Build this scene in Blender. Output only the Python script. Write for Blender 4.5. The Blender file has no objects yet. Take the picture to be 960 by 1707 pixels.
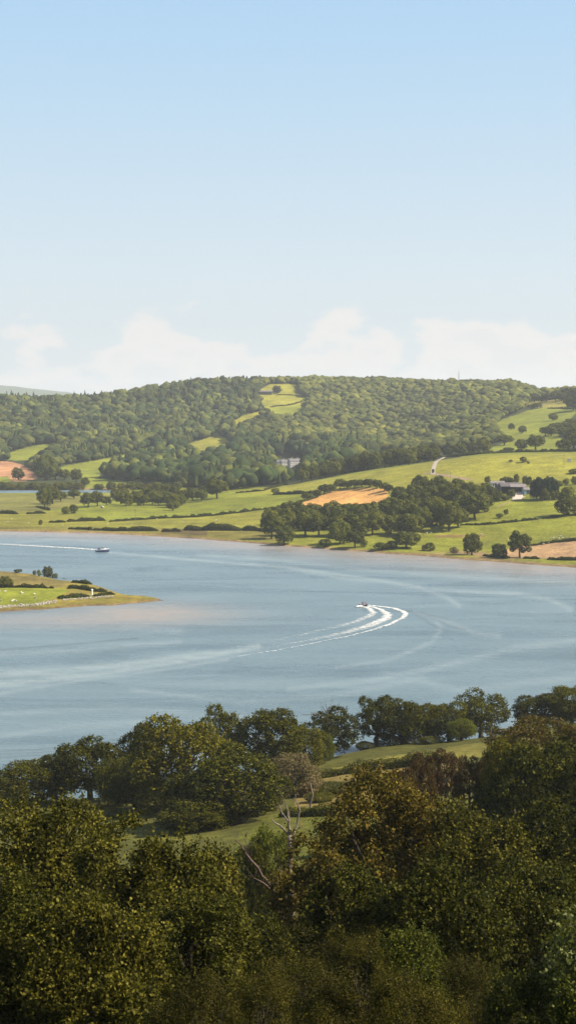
import bpy, math, random
import numpy as np
from mathutils import Vector

# ------------------------------------------------------------------ basics
sc = bpy.context.scene
COL = sc.collection
F = 2500.0            # focal length in photo pixels (960 wide)
H = 80.0              # eye height above the water
TH = math.atan(163.5 / F)
CT, ST = math.cos(TH), math.sin(TH)
rng = np.random.default_rng(7)
random.seed(7)
AZ, EL = math.radians(97), math.radians(43)


def ray(px, py):
    u = (px - 480.0) / F
    v = (853.5 - py) / F
    return u, CT + v * ST, -ST + v * CT


def at_y(px, py, Y):                       # the point of that sight line at distance Y
    u, dy, dz = ray(px, py)
    t = Y / dy
    return np.array([u * t, Y, H + dz * t])


def at_z(px, py, z):
    u, dy, dz = ray(px, py)
    t = (z - H) / dz
    return np.array([u * t, dy * t, z])


def proj(X, Y, Z):                         # photo pixel of a world point (arrays)
    dep = Y * CT - (Z - H) * ST
    dep = np.maximum(dep, 1e-3)
    up = Y * ST + (Z - H) * CT
    return 480 + F * X / dep, 853.5 - F * up / dep


# ------------------------------------------------------------------ noise
def _hash(ix, iy, iz, s):
    n = (ix * 374761393 + iy * 668265263 + iz * 2147483647 + s * 974634777).astype(np.int64)
    n = (n ^ (n >> 13)) * 1274126177
    n = n & 0x7fffffff
    n = (n ^ (n >> 16)) & 0xffff
    return n / 65535.0


def vnoise(x, y, z=None, s=0):
    x = np.asarray(x, float); y = np.asarray(y, float)
    z = np.zeros_like(x) if z is None else np.asarray(z, float)
    ix, iy, iz = np.floor(x).astype(np.int64), np.floor(y).astype(np.int64), np.floor(z).astype(np.int64)
    fx, fy, fz = x - ix, y - iy, z - iz
    fx, fy, fz = [f * f * (3 - 2 * f) for f in (fx, fy, fz)]
    r = 0
    for a in (0, 1):
        for b in (0, 1):
            for c in (0, 1):
                w = (fx if a else 1 - fx) * (fy if b else 1 - fy) * (fz if c else 1 - fz)
                r = r + w * _hash(ix + a, iy + b, iz + c, s)
    return r


def fbm(x, y, z=None, s=0, o=3):
    r, a, t = 0, 1.0, 0
    for k in range(o):
        f = 2 ** k
        r = r + a * vnoise(np.asarray(x) * f, np.asarray(y) * f, None if z is None else np.asarray(z) * f, s + k)
        t += a; a *= .5
    return r / t


# ------------------------------------------------------------------ object helpers
def tag(o, label=None, cat=None, group=None, kind=None):
    if label: o['label'] = label
    if cat: o['category'] = cat
    if group: o['group'] = group
    if kind: o['kind'] = kind
    return o


def empty(name, loc, label, cat, group=None, rz=0.0):
    o = bpy.data.objects.new(name, None)
    o.empty_display_size = .5
    COL.objects.link(o)
    o.location = loc
    o.rotation_euler = (0, 0, rz)
    return tag(o, label, cat, group)


def mesh_np(name, V, Fc, mat, n=4, smooth=False, col=None):
    """V (k,3), Fc (m,n): one mesh."""
    me = bpy.data.meshes.new(name)
    V = np.ascontiguousarray(V, np.float32); Fc = np.ascontiguousarray(Fc, np.int32)
    me.vertices.add(len(V)); me.vertices.foreach_set('co', V.ravel())
    me.loops.add(Fc.size); me.loops.foreach_set('vertex_index', Fc.ravel())
    me.polygons.add(len(Fc))
    me.polygons.foreach_set('loop_start', np.arange(len(Fc), dtype=np.int32) * n)
    me.polygons.foreach_set('loop_total', np.full(len(Fc), n, np.int32))
    if smooth:
        me.polygons.foreach_set('use_smooth', np.ones(len(Fc), bool))
    me.update(calc_edges=True)
    if col is not None:
        at = me.attributes.new('tint', 'FLOAT_COLOR', 'POINT')
        c4 = np.ones((len(V), 4), np.float32); c4[:, :3] = col
        at.data.foreach_set('color', c4.ravel())
    me.materials.append(mat)
    return me


def put(name, me, parent=None):
    o = bpy.data.objects.new(name, me)
    COL.objects.link(o)
    if parent is not None: o.parent = parent
    return o


class MB:                                   # small mesh builder: boxes, prisms, tubes
    def __init__(s): s.v, s.f = [], []

    def add(s, V, Fs):
        b = len(s.v); s.v += [tuple(p) for p in V]; s.f += [tuple(b + i for i in f) for f in Fs]

    def box(s, x0, x1, y0, y1, z0, z1):
        s.add([(x0, y0, z0), (x1, y0, z0), (x1, y1, z0), (x0, y1, z0), (x0, y0, z1), (x1, y0, z1), (x1, y1, z1), (x0, y1, z1)],
              [(0, 3, 2, 1), (4, 5, 6, 7), (0, 1, 5, 4), (1, 2, 6, 5), (2, 3, 7, 6), (3, 0, 4, 7)])

    def loft(s, rings, cap=True):
        n = len(rings[0]); b = len(s.v)
        for r in rings: s.v += [tuple(p) for p in r]
        for k in range(len(rings) - 1):
            for i in range(n):
                j = (i + 1) % n
                s.f.append((b + k * n + i, b + k * n + j, b + (k + 1) * n + j, b + (k + 1) * n + i))
        if cap:
            s.f.append(tuple(b + i for i in range(n))[::-1]); s.f.append(tuple(b + (len(rings) - 1) * n + i for i in range(n)))

    def tube(s, pts, rad, n=7):
        pts = [Vector(p) for p in pts]
        rings = []
        for i, p in enumerate(pts):
            d = (pts[min(i + 1, len(pts) - 1)] - pts[max(i - 1, 0)])
            d = d.normalized() if d.length > 1e-9 else Vector((0, 0, 1))
            a = d.cross(Vector((0.13, 1, .21))).normalized(); b = d.cross(a)
            rings.append([p + (a * math.cos(t) + b * math.sin(t)) * rad[i] for t in [2 * math.pi * q / n for q in range(n)]])
        s.loft(rings)

    def gable(s, x0, x1, y0, y1, z0, z1, ov=.3, th=.15):      # ridge along x
        ym = (y0 + y1) / 2
        s.loft([[(x0 - ov, y0 - ov, z0), (x0 - ov, ym, z1), (x0 - ov, y1 + ov, z0), (x0 - ov, y1 + ov, z0 - th), (x0 - ov, ym, z1 - th - .02), (x0 - ov, y0 - ov, z0 - th)],
                [(x1 + ov, y0 - ov, z0), (x1 + ov, ym, z1), (x1 + ov, y1 + ov, z0), (x1 + ov, y1 + ov, z0 - th), (x1 + ov, ym, z1 - th - .02), (x1 + ov, y0 - ov, z0 - th)]])

    def build(s, name, mat, parent=None, smooth=False):
        me = bpy.data.meshes.new(name); me.from_pydata(s.v, [], s.f); me.update()
        if smooth: me.polygons.foreach_set('use_smooth', [True] * len(me.polygons))
        me.materials.append(mat)
        return put(name, me, parent)


# ------------------------------------------------------------------ materials
def newmat(name):
    m = bpy.data.materials.new(name); m.use_nodes = True
    nt = m.node_tree; nt.nodes.clear()
    out = nt.nodes.new('ShaderNodeOutputMaterial')
    return m, nt, out


def nd(nt, t, **kw):
    n = nt.nodes.new(t)
    for k, v in kw.items():
        if k.startswith('i_'): n.inputs[k[2:].replace('_', ' ')].default_value = v
        else: setattr(n, k, v)
    return n


def ramp(nt, stops, fac):
    r = nt.nodes.new('ShaderNodeValToRGB')
    e = r.color_ramp.elements
    while len(e) < len(stops): e.new(.5)
    for q, (p, c) in zip(e, stops):
        q.position = p; q.color = (*c, 1) if len(c) == 3 else c
    nt.links.new(fac, r.inputs[0])
    return r.outputs[0]


def mixc(nt, fac, a, b, mode='MIX'):
    m = nt.nodes.new('ShaderNodeMix'); m.data_type = 'RGBA'; m.blend_type = mode
    for k, v in ((0, fac), (6, a), (7, b)):
        if hasattr(v, 'links'): nt.links.new(v, m.inputs[k])
        else: m.inputs[k].default_value = v if not isinstance(v, tuple) else (*v, 1)
    return m.outputs[2]


def leaf_mat(name, c0, c1, c2, trans=.24, scale=.35, gloss=.06, vary=.35, patch=None):
    """leaf-by-leaf colour between three tones, broad drifts of colour through the crown"""
    m, nt, out = newmat(name)
    geo = nd(nt, 'ShaderNodeNewGeometry')
    tc = nd(nt, 'ShaderNodeTexCoord')
    col = ramp(nt, [(0, c0), (.55, c1), (1, c2)], geo.outputs['Random Per Island'])
    no = nd(nt, 'ShaderNodeTexNoise'); no.inputs['Scale'].default_value = scale; no.inputs['Detail'].default_value = 3
    nt.links.new(tc.outputs['Object'], no.inputs['Vector'])
    g = ramp(nt, [(.35, (.62, .66, .6)), (.65, (1.25, 1.2, 1.05))], no.outputs['Fac'])
    col = mixc(nt, 1.0, col, g, 'MULTIPLY')
    if patch:
        no2 = nd(nt, 'ShaderNodeTexNoise'); no2.inputs['Scale'].default_value = scale * 2.1
        nt.links.new(tc.outputs['Object'], no2.inputs['Vector'])
        f = ramp(nt, [(.5, (0, 0, 0)), (.62, (1, 1, 1))], no2.outputs['Fac'])
        col = mixc(nt, f, col, patch)
    oi = nd(nt, 'ShaderNodeObjectInfo')
    g2 = ramp(nt, [(0, (1 - vary, 1 - vary, 1 - vary * .8)), (1, (1 + vary, 1 + vary * .8, 1))], oi.outputs['Random'])
    col = mixc(nt, 1.0, col, g2, 'MULTIPLY')
    p = nd(nt, 'ShaderNodeBsdfPrincipled'); p.inputs['Roughness'].default_value = .55
    p.inputs['Specular IOR Level'].default_value = gloss
    nt.links.new(col, p.inputs['Base Color'])
    t = nd(nt, 'ShaderNodeBsdfTranslucent'); nt.links.new(mixc(nt, 1.0, col, (1.15, 1.2, .6), 'MULTIPLY'), t.inputs[0])
    mx = nd(nt, 'ShaderNodeMixShader'); mx.inputs[0].default_value = trans
    nt.links.new(p.outputs[0], mx.inputs[1]); nt.links.new(t.outputs[0], mx.inputs[2])
    nt.links.new(mx.outputs[0], out.inputs[0])
    return m


def plain(name, c, rough=.7, var=.15, scale=3.0, metallic=0.0, spec=.3):
    m, nt, out = newmat(name)
    tc = nd(nt, 'ShaderNodeTexCoord'); no = nd(nt, 'ShaderNodeTexNoise')
    no.inputs['Scale'].default_value = scale; no.inputs['Detail'].default_value = 4
    nt.links.new(tc.outputs['Object'], no.inputs['Vector'])
    g = ramp(nt, [(.3, tuple(x * (1 - var) for x in c)), (.7, tuple(min(1, x * (1 + var)) for x in c))], no.outputs['Fac'])
    p = nd(nt, 'ShaderNodeBsdfPrincipled'); p.inputs['Roughness'].default_value = rough
    p.inputs['Metallic'].default_value = metallic; p.inputs['Specular IOR Level'].default_value = spec
    nt.links.new(g, p.inputs['Base Color']); nt.links.new(p.outputs[0], out.inputs[0])
    return m


M = {}
M['oak'] = leaf_mat('oak_leaves', (.050, .064, .008), (.105, .115, .012), (.210, .200, .024), vary=.3)
M['dark'] = leaf_mat('dark_leaves', (.036, .048, .006), (.076, .090, .011), (.185, .185, .026), vary=.32)
M['light'] = leaf_mat('light_leaves', (.075, .095, .014), (.12, .135, .018), (.17, .17, .024), vary=.15)
M['olive'] = leaf_mat('olive_leaves', (.085, .080, .009), (.15, .13, .012), (.24, .19, .02), vary=.12)
M['conifer'] = leaf_mat('conifer_needles', (.012, .026, .012), (.02, .038, .016), (.034, .05, .02), trans=.1, vary=.15)
M['hedge'] = leaf_mat('hedge_leaves', (.034, .048, .010), (.055, .068, .013), (.09, .095, .018), trans=.3, vary=.15)
M['willow'] = leaf_mat('bare_willow_twigs', (.13, .10, .055), (.20, .15, .085), (.18, .16, .07), trans=.25, vary=.05)
M['autumn'] = leaf_mat('autumn_leaves', (.10, .06, .018), (.13, .095, .022), (.10, .11, .022), vary=.08, patch=(.075, .09, .02))
M['red'] = leaf_mat('reddish_leaves', (.11, .045, .022), (.085, .055, .02), (.06, .065, .018), vary=.1)
M['sycamore'] = leaf_mat('sycamore_leaves', (.022, .024, .004), (.072, .068, .009), (.165, .145, .024), gloss=.05, scale=.5, vary=.05)
M['sycamore2'] = leaf_mat('tipped_leaves', (.026, .024, .004), (.088, .070, .010), (.21, .155, .026), gloss=.05, scale=.5, vary=.05, patch=(.12, .085, .018))
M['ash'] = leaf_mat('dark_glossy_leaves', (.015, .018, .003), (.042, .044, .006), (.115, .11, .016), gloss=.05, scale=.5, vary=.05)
M['gorse'] = leaf_mat('gorse_sprigs', (.020, .022, .004), (.052, .050, .007), (.115, .098, .014), trans=.2, scale=.9, vary=.35, patch=(.048, .042, .008))
M['shaded_oak'] = leaf_mat('shaded_oak_leaves', (.034, .040, .004), (.086, .088, .008), (.20, .18, .017), vary=.22)  # darkened copies of oak, dark and olive: near-bank shade painted into the leaf colour
M['shaded_dark'] = leaf_mat('shaded_dark_leaves', (.022, .028, .003), (.055, .060, .006), (.145, .135, .013), vary=.2)
M['shaded_olive'] = leaf_mat('shaded_olive_leaves', (.065, .065, .007), (.125, .115, .010), (.21, .175, .018), vary=.1)
M['bramble'] = leaf_mat('bramble_leaves', (.022, .030, .005), (.055, .066, .009), (.13, .13, .018), scale=.9, vary=.15)
M['sapling'] = leaf_mat('sapling_leaves', (.07, .085, .02), (.11, .125, .03), (.19, .19, .06), gloss=.15, scale=1, vary=.05)
M['bracken'] = leaf_mat('bracken_fronds', (.035, .045, .01), (.055, .055, .013), (.10, .055, .02), trans=.25, scale=.8, vary=.05, patch=(.09, .045, .018))
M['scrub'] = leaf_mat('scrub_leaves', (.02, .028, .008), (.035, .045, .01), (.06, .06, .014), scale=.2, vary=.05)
M['bark'] = plain('bark', (.07, .055, .04), .9, .35, 6)
M['deadwood'] = plain('bleached_deadwood', (.17, .135, .10), .85, .4, 5)
M['darkwood'] = plain('dark_deadwood', (.09, .06, .045), .85, .4, 5)
M['white'] = plain('white_render', (.52, .49, .45), .8, .06)
M['slate'] = plain('slate_roof', (.16, .155, .16), .7, .2, 1.5)
M['sheetroof'] = plain('weathered_sheet_roof', (.11, .095, .095), .7, .25, .4)
M['paleroof'] = plain('pale_sheet_roof', (.20, .17, .165), .7, .15, .4)
M['shed'] = plain('barn_boarding', (.10, .09, .085), .85, .2, 1)
M['glass'] = plain('window_glass', (.02, .025, .03), .15, .1, 3, 0, .6)
M['yard'] = plain('farmyard_concrete', (.50, .42, .36), .9, .15, .12)
M['track'] = plain('gravel_track', (.36, .30, .24), .95, .2, .3)
M['earth'] = plain('earth_track', (.26, .18, .11), .95, .3, .3)
M['hullwhite'] = plain('white_gelcoat', (.80, .79, .76), .25, .03, 2, 0, .5)
M['hullblue'] = plain('dark_blue_hull', (.05, .07, .15), .3, .05, 2, 0, .5)
M['hulldark'] = plain('dark_hull', (.05, .05, .07), .4, .1, 2, 0, .5)
M['canvas'] = plain('grey_canvas', (.20, .20, .26), .8, .1)
M['steel'] = plain('grey_steel', (.30, .30, .30), .5, .1, 2, .5)
M['polewood'] = plain('pole_timber', (.24, .20, .16), .85, .2, 2)
M['wool'] = plain('fleece', (.50, .46, .36), .95, .12, 3)
M['stone'] = plain('shore_stone', (.34, .31, .26), .9, .35, .8)
M['paint'] = plain('white_paint', (.80, .78, .70), .6, .05)
M['skin'] = plain('skin', (.45, .27, .19), .6, .05)
M['vest'] = plain('red_vest', (.40, .09, .07), .7, .1)
M['jacket'] = plain('dark_jacket', (.05, .04, .06), .7, .1)
M['bluesheet'] = plain('pale_blue_panel', (.30, .42, .46), .5, .08)

# ------------------------------------------------------------------ terrain
P = lambda Y, py: (Y, 80 - (py - 690) * Y / 2500.0)
near = [(-60, 88), (0, 78.2), (12, 73.6), (32, 65.0), (60, 53), (100, 38.5), (150, 27)]
cols = {
    -2000: [(190, 20), (240, 11), (285, 4), (300, 1.5), (308, -2), (1045, -2.5), (1065, .9), (1110, 2), (1450, 2.5), (1600, 3), (1750, 8), (1900, 20), (2100, 40), (2350, 75), (2750, 125), (3050, 110), (3500, 60)],
    -400: [(190, 20), (240, 11), (285, 4), (300, 1.5), (308, -2), (1035, -2.5), (1055, .9), (1100, 2), (1450, 2.5), (1600, 3), (1700, 6), (1850, 15), (2050, 30), (2350, 70), P(2750, 670), (3000, 95), (3400, 60)],
    0: [(190, 20), (240, 11.5), (285, 4.5), (300, 1.5), (308, -2), (1008, -2.5), (1028, .9), (1062, 1.5), (1450, 2), (1590, 2), P(1700, 803), P(1800, 790), P(2000, 768), P(2300, 720), P(2700, 673), (2950, 95), (3400, 60)],
    160: [(190, 20.5), (240, 12), (285, 5), (302, 1.8), (310, -2), (992, -2.5), (1012, .9), (1045, 1.5), (1450, 2.5), (1585, 2.2), (1680, 3), P(1800, 793), P(2000, 765), P(2300, 725), P(2700, 670), (2950, 98), (3400, 60)],
    320: [(190, 21.5), (240, 13.5), (290, 6.5), (316, 2.2), (324, -2), (948, -2.5), (968, .9), (1000, 2), (1150, 3), (1300, 5), P(1500, 812), P(1800, 777), P(2150, 742), P(2500, 690), P(2750, 645), (3000, 120), (3400, 80)],
    480: [(190, 22.5), (240, 15.5), (290, 7.5), (330, 1.2), (338, -2), (892, -2.5), (911, .9), (930, 1.5), P(1050, 865), P(1200, 835), P(1350, 812), P(1800, 782), P(2200, 728), P(2550, 680), P(2850, 637), (3100, 130), (3500, 90)],
    640: [(190, 24), (240, 17), (302, 8.4), (353, 1.2), (361, -2), (845, -2.5), (864, .9), P(880, 912), P(1000, 870), P(1120, 832), P(1300, 783), (1450, 29), P(2050, 752), P(2450, 695), P(2880, 641), (3150, 128), (3550, 90)],
    800: [(190, 26), (240, 19.5), (305, 10.5), (359, 1.5), (368, -2), (802, -2.5), (822, .9), P(845, 925), P(1030, 845), P(1150, 802), P(1300, 760), (1450, 42), P(1850, 731), P(2250, 690), P(2700, 646), (2950, 115), (3400, 80)],
    960: [(190, 29), (240, 23), (305, 14), (368, 3), (378, -2), (764, -2.5), (783, .9), (800, 1.5), P(980, 855), P(1120, 800), P(1280, 757), (1400, 46), P(1750, 715), P(2100, 684), P(2450, 659), (2700, 105), (3300, 80)],
    1200: [(190, 30), (240, 25), (310, 17), (375, 7), (386, -2), (710, -2.5), (729, .9), (750, 1.5), P(940, 850), P(1100, 795), P(1270, 750), (1400, 48), P(1750, 705), P(2100, 674), P(2450, 650), (2700, 110), (3300, 80)],
    3000: [(190, 30), (240, 25), (310, 17), (375, 7), (386, -2), (690, -2.5), (709, .9), (730, 1.5), (940, 22), (1100, 36), (1270, 50), (1400, 52), (1750, 75), (2100, 98), (2450, 120), (2700, 112), (3300, 80)],
}
def mid(a, b, w, last):
    L = [(p[0] * (1 - w) + q[0] * w, p[1] * (1 - w) + q[1] * w) for p, q in zip(cols[a], cols[b])]
    L[-3] = last; return L


cols[850] = mid(800, 960, .31, P(2700, 645)); cols[895] = mid(800, 960, .6, P(2560, 661))
dist_z = {-2000: 260, -400: 290, 0: 284, 60: 270, 110: 232, 150: 205, 320: 175, 3000: 170}
CP = sorted(cols)
K = len(near) + len(cols[0]) + 4
KY = np.zeros((K, len(CP))); KZ = np.zeros((K, len(CP)))
for j, c in enumerate(CP):
    dz = np.interp(c, sorted(dist_z), [dist_z[q] for q in sorted(dist_z)])
    L = near + cols[c] + [(4600, 45), (7500, 70), (11000, dz), (14500, 60)]
    for k, (a, b) in enumerate(L): KY[k, j] = a; KZ[k, j] = b


def pip(poly, x, y):
    ins = np.zeros(np.shape(x), bool)
    n = len(poly)
    for i in range(n):
        x0, y0 = poly[i]; x1, y1 = poly[(i + 1) % n]
        if y0 == y1: continue
        c = ((y0 > y) != (y1 > y)) & (x < (x1 - x0) * (y - y0) / (y1 - y0) + x0)
        ins ^= c
    return ins


def segdist(poly, x, y, closed=True):
    d = np.full(np.shape(x), 1e9)
    n = len(poly)
    for i in range(n if closed else n - 1):
        x0, y0 = poly[i]; x1, y1 = poly[(i + 1) % n]
        dx, dy = x1 - x0, y1 - y0
        t = np.clip(((x - x0) * dx + (y - y0) * dy) / (dx * dx + dy * dy + 1e-12), 0, 1)
        d = np.minimum(d, np.hypot(x - x0 - t * dx, y - y0 - t * dy))
    return d


pen_top = [(-500, 944), (0, 947), (57, 952), (100, 961), (151, 967), (181, 976), (211, 986), (248, 988), (279, 995)]
pen_bot = [(266, 1001), (240, 1004), (215, 1006), (187, 1009), (150, 1010), (115, 1012), (70, 1016), (35, 1017), (0, 1020), (-500, 1034)]
PEN = [tuple(at_z(a, b, 1.8)[:2]) for a, b in pen_top] + [tuple(at_z(a, b, .1)[:2]) for a, b in pen_bot]
PX0, PX1 = min(p[0] for p in PEN), max(p[0] for p in PEN)
PY0, PY1 = min(p[1] for p in PEN), max(p[1] for p in PEN)


def zt(X, Y):
    """ground height, vectorised"""
    X = np.atleast_1d(np.asarray(X, float)); Y = np.atleast_1d(np.asarray(Y, float))
    sh = np.broadcast(X, Y).shape
    X = np.broadcast_to(X, sh).ravel(); Y = np.broadcast_to(Y, sh).ravel()
    out = np.empty(X.size)
    for a in range(0, X.size, 40000):
        x, y = X[a:a + 40000], Y[a:a + 40000]
        px = 480 + F * x / np.maximum(y, 6.0)
        px = np.clip(px, -2000, 3000)
        n = x.size
        f = np.interp(px, CP, np.arange(len(CP)))
        i0 = np.minimum(f.astype(int), len(CP) - 2); w = f - i0
        # rounded blend between columns
        ky = KY[:, i0] * (1 - w) + KY[:, i0 + 1] * w
        kz = KZ[:, i0] * (1 - w) + KZ[:, i0 + 1] * w
        h = np.diff(ky, axis=0); d = np.diff(kz, axis=0) / h
        pr = d[:-1] * d[1:]
        m = np.zeros_like(ky)
        m[1:-1] = np.where(pr > 0, 2 * pr / np.where(np.abs(d[:-1] + d[1:]) < 1e-9, 1, d[:-1] + d[1:]), 0)
        m[0] = d[0]; m[-1] = d[-1]
        k = np.clip((y[None] >= ky[1:-1]).sum(0), 0, K - 2)
        r = np.arange(n)
        hh = h[k, r]; t = np.clip((y - ky[k, r]) / hh, 0, 1)
        z = (2 * t ** 3 - 3 * t ** 2 + 1) * kz[k, r] + (t ** 3 - 2 * t ** 2 + t) * hh * m[k, r] + (-2 * t ** 3 + 3 * t ** 2) * kz[k + 1, r] + (t ** 3 - t ** 2) * hh * m[k + 1, r]
        # second reach of the river behind the left plain
        wd = np.clip((238 - px) / 55, 0, 1) * 40
        q = np.abs(y - 1537)
        z = np.where((wd > 0) & (q < wd + 12) & (y > 1400) & (y < 1700), np.minimum(z, (q - wd) * .12), z)
        # gentle relief
        lf = np.clip((y - 900) / 600, 0, 1)
        rel = (fbm(x / 90, y / 90, s=3) - .5) * (.8 + 7 * np.clip((y - 1500) / 700, 0, 1)) + (fbm(x / 9, y / 9, s=9) - .5) * .6
        z = z + np.where(z > .3, rel * np.clip((z - .3) / 2, 0, 1), 0)
        z = z + np.where(y > 9000, (fbm(x / 900, y / 900, s=5) - .5) * 60, 0)
        # shoreline wobble
        near0 = np.abs(z) < 1.2
        z = z + np.where(near0, (fbm(x / 14, y / 14, s=14) - .5) * .7, 0)
        # the spit of land in the river
        b = (x > PX0 - 10) & (x < PX1 + 10) & (y > PY0 - 10) & (y < PY1 + 10)
        if b.any():
            xb, yb = x[b], y[b]
            dd = segdist(PEN, xb, yb); ins = pip(PEN, xb, yb)
            dd = np.where(ins, dd, -dd) + (fbm(xb / 6, yb / 6, s=21) - .5) * 3
            hp = np.clip(dd * .25, -3, .7) + np.clip((dd - 3) / 30, 0, 1) * 1.1 + np.where(dd > 3, (fbm(xb / 12, yb / 12, s=4) - .5) * .5, 0)
            z[b] = np.maximum(z[b], hp)
        out[a:a + 40000] = z
    return out.reshape(sh)


def gz(X, Y): return float(zt([X], [Y])[0])


_YF = np.geomspace(560, 3200, 900)
_YN = np.geomspace(25, 375, 500)


def G(px, py, near=False, zoff=0.0):
    """the first ground point met by that sight line"""
    Ys = _YN if near else _YF
    u, dy, dz = ray(px, py)
    t = Ys / dy
    X = u * t; Z = H + dz * t
    g = np.maximum(zt(X, Ys), 0) + zoff
    k = np.argmax(g >= Z)
    if g[k] < Z[k]: k = len(Ys) - 1
    if k > 0:
        a, b = Z[k - 1] - g[k - 1], g[k] - Z[k]
        w = a / max(a + b, 1e-9); Y = Ys[k - 1] + (Ys[k] - Ys[k - 1]) * w
    else: Y = Ys[k]
    X = u * Y / dy
    return np.array([X, Y, gz(X, Y)])


def on_col(px, Y):
    """the ground under image column px at distance Y (height settles the exact column)"""
    X = (px - 480) / F * Y
    for _ in range(3):
        z = gz(X, Y); X = (px - 480) / F * (Y * CT - (z - H) * ST)
    return np.array([X, Y, gz(X, Y)])


# field outlines, read off as they lie on the land
grass = np.array([.145, .165, .022]); yellow = np.array([.21, .208, .036]); olive = np.array([.18, .165, .042])
tan = np.array([.46, .26, .10]); brown = np.array([.30, .17, .085]); plough = np.array([.36, .235, .14])
woodfl = np.array([.04, .05, .02]); marsh = np.array([.15, .15, .045])
UNWOODED = [
    ([(10, 766), (14, 755), (48, 745), (78, 740), (97, 744), (60, 765), (30, 768)], grass * 1.15),
    ([(95, 783), (110, 776), (145, 770), (200, 760), (240, 748), (262, 745), (262, 752), (225, 762), (190, 772), (168, 790), (165, 797), (210, 802), (235, 808), (235, 818), (150, 818), (135, 800)], grass * 1.2),
    ([(303, 742), (330, 735), (352, 728), (362, 720), (372, 728), (392, 742), (372, 750), (345, 755), (335, 764), (322, 756)], yellow),
    ([(380, 707), (404, 693), (432, 686), (436, 695), (402, 710)], yellow),
    ([(354, 717), (366, 709), (374, 712), (362, 722)], yellow * .9),
    ([(432, 692), (448, 679), (512, 668), (513, 678), (500, 690), (468, 694)], grass * 1.3),
    ([(428, 656), (438, 646), (452, 640), (497, 640), (499, 656), (514, 666), (512, 674), (470, 679), (444, 682), (432, 670)], yellow * 1.1),
    ([(0, 768), (20, 770), (42, 776), (68, 796), (45, 802), (0, 802)], np.array([.38, .205, .125])),
    ([(-300, 790), (0, 795), (14, 794), (20, 802), (0, 806), (-300, 806)], grass * 1.2),
    ([(818, 712), (835, 700), (880, 684), (915, 678), (955, 679), (960, 688), (948, 700), (936, 712), (930, 728), (945, 740), (945, 757), (765, 762), (800, 752), (835, 740), (850, 735), (830, 722)], grass * 1.15),
    ([(872, 675), (885, 669), (950, 664), (948, 678), (920, 679), (885, 680)], olive * 1.25),
]
FIELDS = [
    ([(-600, 826), (0, 826), (120, 824), (200, 826), (120, 842), (90, 850), (0, 856), (-600, 858)], marsh),
    ([(80, 856), (140, 840), (190, 836), (370, 820), (430, 818), (520, 821), (455, 850), (360, 858), (270, 864), (180, 868)], grass * 1.1),
    ([(-600, 856), (90, 852), (180, 868), (270, 866), (455, 850), (520, 838), (540, 845), (430, 880), (200, 878), (-600, 872)], yellow * .85),
    ([(-600, 872), (200, 879), (420, 882), (470, 886), (470, 903), (330, 896), (180, 888), (-600, 880)], olive * .85),
    ([(270, 880), (345, 883), (346, 893), (270, 888)], np.array([.11, .085, .04])),
    ([(393, 821), (480, 808), (605, 789), (717, 770), (740, 763), (800, 760), (960, 755), (1500, 740), (1500, 800), (960, 803), (900, 800), (790, 812), (700, 818), (645, 812), (600, 806), (520, 825), (430, 823)], yellow),
    ([(430, 823), (518, 822), (500, 840), (440, 856)], grass * 1.15),
    ([(499, 841), (520, 830), (545, 822), (575, 815), (610, 813), (645, 815), (648, 828), (635, 836), (590, 844), (545, 845)], tan),
    ([(838, 921), (850, 912), (900, 907), (960, 902), (1500, 890), (1500, 924), (960, 929), (900, 931), (845, 931)], plough),
    ([(724, 892), (760, 891), (800, 891), (812, 894), (800, 896), (724, 896)], np.array([.17, .12, .05])),
]
PFIELDS = [
    ([(-400, 979), (0, 979), (103, 981), (118, 984), (85, 1000), (55, 1007), (0, 1011), (-400, 1018)], grass * 1.18),
    ([(-400, 944), (0, 948), (57, 953), (100, 962), (125, 970), (95, 979), (0, 977), (-400, 976)], np.array([.15, .125, .045])),
]
NFIELDS = [
    ([(520, 1290), (600, 1270), (700, 1252), (840, 1232), (1000, 1205), (1000, 1250), (700, 1268), (520, 1300)], np.array([.15, .14, .034])),
    ([(490, 1345), (500, 1300), (620, 1286), (760, 1270), (800, 1300), (560, 1345)], np.array([.165, .13, .045])),
    ([(380, 1480), (400, 1380), (480, 1350), (640, 1345), (660, 1480)], np.array([.09, .098, .019])),
    ([(100, 1400), (120, 1350), (320, 1350), (320, 1400)], np.array([.10, .10, .021])),
]
WOODS_BIG = [  # tree-covered parts of the far hills
    [(-400, 640), (1300, 600), (1300, 690), (962, 672), (940, 668), (880, 675), (870, 685), (835, 698), (818, 712), (845, 735), (800, 752), (740, 765), (640, 772), (560, 785), (480, 806), (400, 820), (300, 812), (165, 812), (70, 802), (45, 776), (0, 768), (-400, 770)]]


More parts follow.
